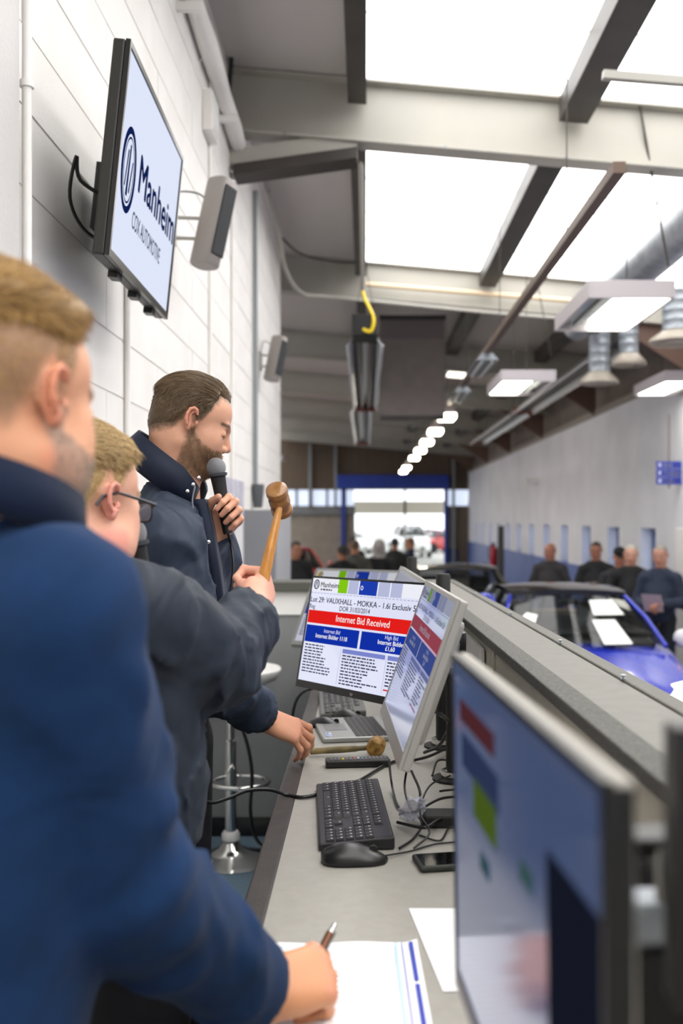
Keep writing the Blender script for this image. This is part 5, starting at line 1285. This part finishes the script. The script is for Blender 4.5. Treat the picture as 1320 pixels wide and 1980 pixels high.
for s in (-1, 1):
    rim = [(.100, s * (.037 + .024 * math.copysign(abs(math.cos(a)) ** .6, math.cos(a))), -.012 + .0165 * math.copysign(abs(math.sin(a)) ** .6, math.sin(a))) for a in np.linspace(0, 2 * math.pi, 29)]
    MB().tube(rim, .0017, 8, False).build('lens_rim', m_gf, gl, smooth=True)
    MB().add(rim[:-1], [tuple(range(28))]).build('lens', M('lens_glass', '#dfe6ea', .03, alpha=.12), gl, fix=False)
    MB().tube([(.099, s * .062, -.002), (.094, s * .074, .0), (.05, s * .080, .006), (.0, s * .085, .012), (-.03, s * .083, .004), (-.04, s * .08, -.012)], .0026, 8).build('temple', m_gf, gl, smooth=True)
MB().tube([(.102, -.010, -.006), (.106, 0, -.002), (.102, .010, -.006)], .0018, 8).build('bridge', m_gf, gl, smooth=True)
m_hon = M('honey_wood', '#c98a2c', .3, col2='#b0701c', nscale=18, stretch=(6, 6, 1), coat=.5)
m_wal = M('walnut_wood', '#9b6a2e', .3, col2='#6e4318', nscale=22, coat=.6)
gv = empty('gavel', 'polished wooden gavel raised in a fist', 'gavel', 'wooden gavels')
gx = (g1b - g1a); Lg = gx.length; gx.normalize()
MB().lathe(g1a - gx * .055, [(.002, 0), (.009, .002), (.0125, .012), (.012, .05), (.0115, .09), (.010, .13), (.0075, .055 + Lg * .85), (.006, .055 + Lg)], 22, gx).build('handle', m_hon, gv, smooth=True)
gh = Vector((-.12, -.66, .62)).normalized()
MB().lathe(P(540, 968, 2.0), [(.001, -.038), (.016, -.037), (.0215, -.033), (.0225, -.022), (.020, -.019), (.0195, -.010), (.0215, -.006), (.0215, .006), (.0195, .010), (.020, .019), (.0225, .022), (.0215, .033), (.016, .037), (.001, .038)], 32, gh).build('head', m_wal, gv, smooth=True)
def microphone(label, ball, ax, r=.0235, L=.16, cable=None):
    m = empty('microphone', label, 'microphone', 'handheld microphones'); ax = Vector(ax).normalized(); ball = Vector(ball)
    mesh_g = M('mic_grille', '#a6a8ac', .35, .7, bump=1., bscale=900)
    MB().lathe(ball, [(r * math.sin(a) if a > .01 else .0005, -r * 1.05 * math.cos(a)) for a in np.linspace(0, 2.25, 14)], 28, ax).build('grille', mesh_g, m, smooth='all')
    e = -r * 1.05 * math.cos(2.25)
    MB().lathe(ball, [(r * .80, e - .001), (r * 1.02, e), (r * 1.02, e + .006), (r * .80, e + .009)], 28, ax).build('collar_ring', M('mic_ring', '#44464a', .3, .8), m, smooth=True)
    MB().lathe(ball, [(r * .80, e + .006), (r * .74, e + .03), (r * .52, e + L * .9), (r * .48, e + L), (.001, e + L)], 28, ax).build('handle', m_blackm, m, smooth=True)
    if cable: MB().tube(spline([ball + ax * (e + L - .005)] + cable, 8), .0035, 8).build('cable', m_black, m, smooth=True)
    return m
microphone('handheld microphone below the chin of the man in glasses', mc2, mc2ax, .0235)

# --- bearded man with the microphone, farthest
J3 = dict(fwd=(1, -.05, 0), pelvis=(-.50, 2.52, 1.02), chest=(-.492, 2.51, 1.40), neck=(-.475, 2.50, 1.60), depth=.105, width=.185, belly=.01, neckdir=(.45, 0, .9),
          shR=(-.468, 2.335, 1.515), elR=tuple(P(372, 1285, 2.36)), wrR=tuple(P(503, 1381, 2.575)), shL=(-.47, 2.69, 1.52), elL=(-.37, 2.80, 1.27), wrL=tuple(P(405, 1040, 2.60)),
          ru=.072, re=.060, rw=.045, hem=1.10)
H3 = hframe((-.435, 2.50, 1.812), (.966, .26), 20) @ Matrix.Scale(.95, 4)
hd3 = make_head(H3, dict(skin='#cf9c80', flush='#cc7f68', hair='#6a563f', scalp='#66513c', brow='#4a3826', fade=.95, soft=.014, side=.0065, top=.017, z0=.03, z1=.10, comb=(-1, -.1, .12), lift=.12, slen=2.0, clump=.004, grain=(14, 130, 60), strands=18000, quiff=.35,
                     beard='#6f573f', beard_density=.8, beard_len=.005, beard_strands=4500, neck_base=(-.475, 2.50, 1.57), nr=.058, seed=8, mess=.07), h=.0027)
mb3 = P(418, 904, 2.455); mb3ax = (P(435, 1000, 2.46) - mb3).normalized()
hm3 = frame(P(404, 1036, 2.50), (.62, -.08, .62), z=(-.05, 1, 0))
hand3L = make_hand(hm3, 'L', ((58, 70, 45), (62, 74, 48), (66, 76, 50), (68, 76, 48)), thumb=(10, 28, 20), spread=2, skin='#d6a084', tspread=42)
J3['wrL'] = tuple(hm3.translation)
hm3r = frame(P(513, 1390, 2.59), (.80, .36, -.42), z=(.25, -.62, .75))
hand3R = make_hand(hm3r, 'R', ((16, 34, 22), (20, 36, 22), (24, 38, 24), (28, 38, 24)), thumb=(10, 15, 10), spread=9, skin='#d99f80', size=1.08)
man3 = person('bearded man with slicked hair and navy jacket speaking into a microphone', J3, hd3, [hand3L, hand3R], '#cf9c80')
m_j3 = cloth('jacket_navy_grey', '#2f394a', '#293242', .6, .03, 600, .08, .45, 5.)
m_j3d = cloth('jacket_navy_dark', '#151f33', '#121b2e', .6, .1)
jk3 = top_garment('jacket', J3, .016, m_j3, man3, .0088, .011, 11, rel=1, extra=15)
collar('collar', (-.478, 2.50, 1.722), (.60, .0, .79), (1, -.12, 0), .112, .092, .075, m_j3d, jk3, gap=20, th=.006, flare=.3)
cuff(J3['wrR'], J3['elR'], .046, .06, m_j3d, jk3)
pl = MB(); pth = [P(388, 965, 2.43), P(399, 1010, 2.42), P(408, 1060, 2.41), P(418, 1120, 2.41), P(424, 1190, 2.42), P(420, 1260, 2.43)]
MB().rings([[p + Vector((-.025, -.006, 0)), p + Vector((.010, -.010, 0)), p + Vector((.014, .03, 0)), p + Vector((-.02, .03, 0))] for p in spline(pth, 4)]).build('placket', m_j3d, jk3, smooth='all')
MB().tube(spline([P(377, 940, 2.395), P(372, 975, 2.392), P(383, 1030, 2.39)], 5), .0022, 8).build('zip', M('zip_silver', '#8b8f96', .3, .8), jk3, smooth=True)
for px, py, yy in ((384, 924, 2.40), (373, 937, 2.395), (362, 950, 2.392), (403, 1048, 2.398)): MB().lathe(P(px, py, yy - .012), [(.0045, 0), (.0045, .003), (.001, .0045)], 12, (.35, -.93, .1)).build('snap', m_chrome, jk3, smooth=True)
trousers(J3, M('trousers_black', '#131318', .8), man3)
for s in (-1, 1): shoe(J3, s, 0, m_shoe, man3)
npobj('hair', *hd3['hair'], hair_mat('hair_dark_brown', '#8c765b', '#4f3f2c', .33), man3)
strands('hair_strands', hd3['strands'], hair_mat('hair_dark_brown', '#8c765b', '#4f3f2c', .33), man3, .0004)
strands('beard', hd3['beard'], M('beard_brown', '#73593f', .6, col2='#8a6a48', nscale=80), man3, .00045)
microphone('handheld microphone at the mouth of the bearded man', mb3, mb3ax, .0235, .15, [P(446, 1050, 2.49), P(451, 1090, 2.48), P(447, 1140, 2.47), P(440, 1220, 2.46), P(425, 1330, 2.5)])
# ------------------------------------------------------------------ vehicles
m_tyre = M('tyre', '#151515', .8); m_alloy = M('alloy', '#a9adb2', .25, .9); m_cglass = M('car_glass', '#0f1614', .04, spec=.8, alpha=.42); m_trim = M('car_trim', '#0c0c0d', .35)
def car(label, loc, yaw, paint, roof=None, sc=(1, 1, 1), detail=False, group='parked cars'):
    "local: x to the car's left as seen from the front, nose at y = 0, tail at y = 4.1"
    o = empty('car', label, 'car', group, loc, (0, 0, yaw)); o.scale = sc; roof = roof or paint
    st = [(0, .60, .50, .30), (.06, .72, .60, .24), (.22, .81, .68, .20), (.55, .87, .76, .18), (1.0, .89, .87, .17), (1.25, .895, .93, .17), (1.9, .90, .95, .17), (3.0, .90, .96, .17), (3.6, .885, .98, .18), (3.95, .84, .96, .22), (4.08, .74, .86, .3), (4.1, .66, .7, .36)]
    rs = []
    for y, w, t, b in st:
        pr = [(-w * .9, b), (-w, b + .1), (-w, b + (t - b) * .55), (-w * .965, t - .035), (-w * .86, t), (-w * .45, t + .035), (0, t + .045)]
        rs.append([(x, y, z) for x, z in pr] + [(-x, y, z) for x, z in pr[-2::-1]])
    MB().rings(rs).build('body', paint, o, smooth='all', sub=1)
    A, B, C, Dd = (.74, 1.05, .93), (.545, 1.78, 1.335), (.53, 2.95, 1.335), (.66, 3.72, .98)
    def bar(p, q, r, name, mat):
        for s in (-1, 1): MB().tube([(s * p[0], p[1], p[2]), (s * (p[0] + q[0]) / 2 + s * .012, (p[1] + q[1]) / 2 - .02, (p[2] + q[2]) / 2 + .02), (s * q[0], q[1], q[2])], r, 8).build(name, mat, o, smooth=True)
    bar(A, B, .02, 'windscreen_pillar', paint); bar(Dd, C, .06, 'rear_pillar', roof); bar((.72, 2.35, .95), (.56, 2.3, 1.34), .035, 'door_pillar', m_trim)
    rr = []
    for i in range(9):
        t = i / 8; y = B[1] - .03 + (C[1] + .05 - B[1]) * t; z = 1.335 + .055 * math.sin(math.pi * min(1, .18 + t * .72)); w = .565 - .02 * t
        rr.append([(w * c, y, z + .028 * (1 - c * c) - .0) for c in (-1, -.9, -.6, -.3, 0, .3, .6, .9, 1)] + [(w * c, y, z - .03) for c in (.95, 0, -.95)])
    MB().rings(rr).build('roof', roof, o, smooth=True)
    def pane(name, g, n=6, bulge=.05):
        a, b, c, d = map(Vector, g); rows = []
        for i in range(n + 1):
            t = i / n; l, r = a.lerp(d, t), b.lerp(c, t); rows.append([l.lerp(r, k / 8) + Vector((0, -bulge * math.sin(math.pi * k / 8) if bulge else 0, 0)) for k in range(9)])
        return MB().rings(rows, False, False).build(name, m_cglass, o, smooth='all', fix=False)
    pane('windscreen', [(-.735, 1.06, .935), (.735, 1.06, .935), (.535, 1.78, 1.33), (-.535, 1.78, 1.33)], bulge=.09)
    pane('rear_window', [(-.64, 3.68, 1.0), (.64, 3.68, 1.0), (.51, 2.98, 1.34), (-.51, 2.98, 1.34)], bulge=-.06)
    for s in (-1, 1):
        MB().quad((s * .75, 1.15, .945), (s * .725, 3.6, .985), (s * .55, 2.95, 1.33), (s * .56, 1.8, 1.33)).build('side_window', m_cglass, o, fix=False)
        mm = MB().lathe((s * .94, 1.22, .985), [(.02, -.06), (.07, -.05), (.085, -.01), (.08, .03), (.06, .05), (.001, .055)], 16, (0, -1, 0)); mi = mm.build('wing_mirror', M('mirror_white', '#d9d9dc', .25) if detail else paint, o, smooth='all')
        if detail: MB().cbox((s * 1.0, 1.155, .96), (.05, .02, .025)).build('indicator', E('indicator_amber', '#ff9a1a', 2.), mi, bevel=.006)
        MB().tube([(s * .86, 1.2, .945), (s * .9, 1.22, .97)], .02, 8).build('mirror_arm', m_trim, o)
        hl = MB().rings([[(s * .45, .045, .62), (s * .74, .15, .66), (s * .76, .17, .56), (s * .48, .05, .53)], [(s * .45, .28, .70), (s * .80, .42, .75), (s * .82, .42, .6), (s * .48, .28, .55)]])
        hl.build('headlight', E('headlight_lit', '#fff4dc', 5.) if detail else M('headlight_glass', '#c9ced2', .1), o, bevel=.01)
        if detail: MB().cbox((s * .80, .30, .70), (.12, .16, .05)).build('turn_lamp', E('turn_amber', '#ff8a1a', 3.5), o, bevel=.01)
        MB().cbox((s * .68, 4.06, .80), (.28, .12, .12)).build('tail_light', M('tail_red', '#8e1216', .2), o, bevel=.02)
        for y in (.82, 3.28):
            MB().lathe((s * .73, y, .31), [(.20, 0), (.30, .005), (.315, .03), (.315, .15), (.30, .175), (.22, .18)], 28, (s, 0, 0)).build('tyre', m_tyre, o, smooth=True)
            rim = MB().lathe((s * .75, y, .31), [(.21, 0), (.21, .15), (.19, .155), (.17, .10), (.05, .12), (.001, .12)], 24, (s, 0, 0)).build('wheel_rim', m_alloy, o, smooth=True)
    MB().cbox((0, .035, .40), (.9, .06, .16)).build('grille', m_trim, o, bevel=.02)
    MB().cbox((0, .0, .42), (.52, .012, .11)).build('number_plate', M('plate_white', '#e8e8e4', .4), o)
    MB().box((-.70, 1.3, 1.0), (.70, 3.5, 1.025)).build('cabin_trim', M('cabin_dark', '#1b1a19', .8), o, bevel=.01)
    MB().rings([[(-.68, 1.15, .8), (.68, 1.15, .8), (.68, 1.15, .955), (-.68, 1.15, .955)], [(-.68, 1.45, .8), (.68, 1.45, .8), (.68, 1.5, 1.04), (-.68, 1.5, 1.04)]]).build('dashboard', m_trim, o, bevel=.03)
    for s in (-1, 1):
        MB().rings([[(s*.36 - .22, 2.1, .5), (s*.36 + .22, 2.1, .5), (s*.36 + .22, 2.22, .5), (s*.36 - .22, 2.22, .5)], [(s*.36 - .2, 2.28, 1.02), (s*.36 + .2, 2.28, 1.02), (s*.36 + .2, 2.38, 1.02), (s*.36 - .2, 2.38, 1.02)]]).build('seat', M('seat_grey', '#3c3a38', .8), o, bevel=.04)
        MB().cbox((s * .36, 2.38, 1.14), (.26, .10, .17)).build('headrest', M('headrest_black', '#161616', .7), o, bevel=.04)
        MB().tube([(s * .36 - .05, 2.36, 1.0), (s * .36 - .05, 2.38, 1.1)], .01, 6).build('headrest_post', m_alloy, o)
    MB().box((-.6, 3.05, .5), (.6, 3.2, 1.08)).build('rear_seat', M('seat_beige', '#7f7467', .8), o, bevel=.05)
    MB().tube([(-.36 + .17 * math.cos(a), 1.62 + .06 * math.sin(a), .93 + .15 * math.sin(a)) for a in np.linspace(0, 2 * math.pi, 25)], .014, 8, False).build('steering_wheel', m_trim, o, smooth=True)
    MB().cbox((0, 1.70, 1.27), (.2, .03, .06)).build('rear_view_mirror', m_trim, o, bevel=.01)
    return o
def cpaint(name, c): return M(name, c, .25, .1, coat=1., spec=.5)
bluep = cpaint('paint_blue', '#1a2fb4'); blk = cpaint('paint_black', '#101012')
c1 = car('bright blue car with black roof facing the camera with lamps lit', (1.94, 7.83, HALL), 0, bluep, blk, detail=True)
for k, (a, b, c, d) in enumerate((((.14, .10), (.47, .10), (.38, .37), (.11, .37)), ((.12, .52), (.46, .46), (.40, .08), (.13, .02)))): pass
m_notice = M('notice_white', '#f4f6f2', .5, emis='#ffffff', estr=.0)
def on_screen(u, v): # point just inside the windscreen: u across, v up
    a, b = Vector((-.735, 1.06, .935)), Vector((.735, 1.06, .935)); c, d = Vector((.535, 1.78, 1.33)), Vector((-.535, 1.78, 1.33))
    return a.lerp(d, v).lerp(b.lerp(c, v), u) + Vector((0, -.09 * math.sin(math.pi * u) - .006, .004))
for q in (((.62, .04), (.80, .04), (.78, .50), (.61, .50)), ((.64, .60), (.88, .60), (.86, .90), (.66, .90)), ((.10, .52), (.20, .42), (.22, .60), (.14, .64))):
    pts = [on_screen(u, v) for u, v in q]; MB().prism(pts, (0, -.002, .002)).build('notice', m_notice, c1, fix=True)
dr = []
MB().tube(spline([(-.98, 1.2, .95), (-.97, 1.3, 1.2), (-.90, 1.38, 1.335), (-.80, 1.40, 1.345), (-.755, 1.38, 1.25), (-.75, 1.3, .95)], 6), .03, 8).build('open_door_frame', bluep, c1, smooth=True)
MB().box((-.96, 1.28, .97), (-.78, 1.30, 1.28)).build('open_door_window', m_trim, c1)
MB().box((-.99, 1.2, .3), (-.90, 1.34, .97)).build('open_door', bluep, c1, bevel=.02)
car('dark car queuing behind the blue car', (1.30, 12.35, HALL), 0, cpaint('paint_graphite', '#2d2b29'))
car('silver car parked on the left of the far hall', (-1.75, 15.6, HALL), .35, cpaint('paint_silver', '#b9b7b0'))
car('red car parked on the left of the far hall behind the silver one', (-1.5, 22.0, HALL), .2, cpaint('paint_red', '#b02622'))
car('white car parked outside, left of the doorway view', (.2, 58, HALL), .8, cpaint('paint_white', '#e8e8e8'))
car('pale blue car parked outside at the back', (1.6, 66, HALL), -1.2, cpaint('paint_skyblue', '#7f9cc8'))
car('red car parked outside right of the doorway view', (2.9, 60, HALL), -.9, cpaint('paint_red', '#b02622'))
van = car('white van parked just outside the doorway on the right', (2.6, 52, HALL), .1, cpaint('paint_white', '#e8e8e8'), sc=(1.05, 1.05, 1.25))
# outside: yard, canopy
tag(MB().box((-40, YF, HALL - .12), (45, 160, HALL - .002)).build('ground_yard', M('yard_concrete', '#b9b8b2', .8, col2='#a8a7a1', nscale=1)), 'pale concrete yard outside', kind='structure')
cn = empty('canopy', 'white canopy roof with beige fascia outside the doorway', 'canopy', None, (0, 0, 0))
MB().box((-3, YF + .3, 3.25), (6, 50, 3.3)).build('canopy_roof', m_white, cn)
MB().box((-3, 49.9, 1.82), (6, 50.1, 2.45)).build('fascia', M('fascia_beige', '#c9c2b4', .7), cn)
for y in (41, 44, 47): MB().box((-3, y, 3.12), (6, y + .1, 3.25)).build('rafter', m_beam, cn)
for x in (-1.2, 1.9, 4.6): MB().box((x, 49.9, HALL), (x + .12, 50.05, 3.25)).build('post', m_beam, cn)

# ------------------------------------------------------------------ people in the hall
def bystander(label, px, hy, Y, fwd, top_c, hair=None, skin='#c99478', zfoot=HALL, paper=False, hood=None, tall=None, group='people in the hall', cap=None, glasses=False, armpose='down'):
    x = (px - CX) * Y / F; zt = CZ - (hy - CY) * Y / F; hgt = zt - zfoot; k = hgt / 1.78
    f = Vector((fwd[0], fwd[1], 0)).normalized(); l = Vector((0, 0, 1)).cross(f); b = Vector((x, Y, zfoot)); up = Vector((0, 0, k))
    J = dict(fwd=tuple(f), pelvis=tuple(b + up * .95), chz=.19, chest=tuple(b + up * 1.22), neck=tuple(b + up * 1.47), depth=.105, width=.15, belly=.02, shR=tuple(b + up * 1.385 - l * .19), shL=tuple(b + up * 1.385 + l * .19), ru=.05, re=.045, rw=.038, hem=zfoot + .86 * k)
    if armpose == 'hold':
        J.update(elR=tuple(b + up * 1.10 - l * .27), elL=tuple(b + up * 1.10 + l * .27), wrR=tuple(b + up * 1.08 - l * .06 + f * .25), wrL=tuple(b + up * 1.10 + l * .08 + f * .27))
    else: J.update(elR=tuple(b + up * 1.11 - l * .285), elL=tuple(b + up * 1.11 + l * .285), wrR=tuple(b + up * .88 - l * .27 + f * .08), wrL=tuple(b + up * .88 + l * .27 + f * .08))
    Hm = hframe(b + up * 1.65, f, 8)
    stl = dict(skin=skin, neck_base=tuple(b + up * 1.44), nr=.056, strands=60)
    if hair: stl.update(hair=hair, side=.004, top=.014, z0=.04, z1=.09)
    hd = make_head(Hm, stl, h=.0075); hs = []
    for s, nm in ((-1, 'R'), (1, 'L')):
        dr = (Vector(J['wr' + nm]) - Vector(J['el' + nm])).normalized(); hs.append(make_hand(frame(Vector(J['wr' + nm]), dr, z=-l * s if armpose == 'down' else Vector((0, 0, 1))), nm, (35, 45, 30), skin=skin, h=.006))
    p = person(label, J, hd, hs, skin, group, zfoot, hb=.035)
    t = top_garment('jacket', J, .016, M('cloth_' + top_c, top_c, .8), p, .022, .008, int(px), rel=1)
    collar('collar', b + up * 1.50, f * .25 + Vector((0, 0, 1)), f, .085, .08, .04, M('cloth_' + top_c, top_c, .8), t, gap=25)
    trousers(J, M('trousers_navy', '#171a22', .8), p, .03, zfoot)
    for s in (-1, 1): shoe(J, s, zfoot, m_shoe, p)
    if hair: npobj('hair', *hd['hair'], M('hair_' + hair, hair, .6), p)
    if hood:
        fl = Field(np.array(Hm.translation) - .2, np.array(Hm.translation) + .2, .015); c = np.array(Hm.translation); R = np.array(Hm.to_3x3())
        fl.ell(c + R[:, 0] * -.01 + (0, 0, .005), (.128, .11, .14), R); fl.cone(c + (0, 0, -.1), c + (0, 0, -.17), .105, .125, .05); V, Fq = fl.nets(); npobj('hood', relax(V, Fq, 1), Fq, M('hood_' + hood, hood, .9), p)
    if cap: 
        m = MB(); m.rings([[Hm @ Vector((.105 * c * math.cos(a) - .01, .085 * c * math.sin(a), z)) for a in np.linspace(0, 2 * math.pi, 21)[:-1]] for c, z in ((1.03, .05), (1.0, .09), (.8, .125), (.3, .14), (.02, .142))]); m.build('cap', M('cap_black', '#121214', .8), p, smooth='all')
        MB().prism([Hm @ Vector((.07, -.06, .05)), Hm @ Vector((.17, -.04, .04)), Hm @ Vector((.17, .04, .04)), Hm @ Vector((.07, .06, .05))], (0, 0, .008)).build('cap_peak', M('cap_black', '#121214', .8), p)
    if paper:
        c = b + up * 1.10 + f * .33; s = empty('catalogue', paper, 'paper', 'catalogues held by bystanders'); u = (Vector((0, 0, 1)) * .75 + f * .5).normalized()
        MB().rings([[c - l * .11 - u * .10, c + l * .11 - u * .10 + f * .01, c + l * .11 + u * .14, c - l * .11 + u * .15], [c - l * .11 - u * .10 + f * .004, c + l * .11 - u * .10 + f * .014, c + l * .11 + u * .14 + f * .004, c - l * .11 + u * .15 + f * .004]]).build('pages', M('catalogue_pink', '#d9c2c8', .7), s)
    return p
bystander('bald man in dark grey jacket standing alone behind the blue car', 1063, 1049, 14.6, (-.5, -.85), '#3a3839', None, '#b98068')
bystander('man in black jacket holding a catalogue behind the blue car', 1152, 1047, 13.9, (-.3, -.95), '#1f1f22', '#2a211c', '#a9735c', armpose='hold', paper='pink catalogue held by the man in the black jacket')
bystander('grey haired man in black sweatshirt and glasses by the car', 1219, 1052, 12.4, (-.25, -.95), '#141517', '#b3aea6', '#cf9a84', armpose='down', glasses=True)
bystander('older man in navy padded coat with folded catalogue at right', 1276, 1053, 11.6, (-.5, -.85), '#222c40', '#8f8880', '#c28e78', armpose='hold', paper='pale catalogue held by the man in the navy coat')
bystander('man in a black cap half hidden behind the grey haired man', 1198, 1060, 13.2, (-.2, -1), '#2c2d33', None, '#b98068', cap=True)
bystander('man with dark hair at the left edge of the far crowd', 572, 1046, 14.5, (.5, -.8), '#17181b', '#1f1a17', '#b07a60')
bystander('dark haired man in black in the middle of the far crowd', 661, 1054, 16.0, (-.3, .9), '#151517', '#1a1614', '#a9755e')
bystander('brown haired man in grey seen from behind in the far crowd', 686, 1043, 17.0, (.1, 1), '#4a4944', '#54402f', '#b88468')
bystander('person in pale grey hood in the far crowd', 733, 1044, 17.2, (.3, 1), '#1c1c20', None, '#b88468', hood='#a39c9a')
bystander('man in black puffer coat walking away through the doorway crowd', 763, 1040, 20.5, (.1, 1), '#1d1f1e', '#231d19', '#b88468')
bystander('man in navy coat at the right of the doorway crowd', 792, 1039, 21.5, (-.9, .2), '#1c2740', '#6b4a35', '#b88468')
bystander('dark haired man half hidden behind the far crowd', 681, 1037, 21.0, (0, 1), '#2a2a2c', '#1d1815', '#a9755e')
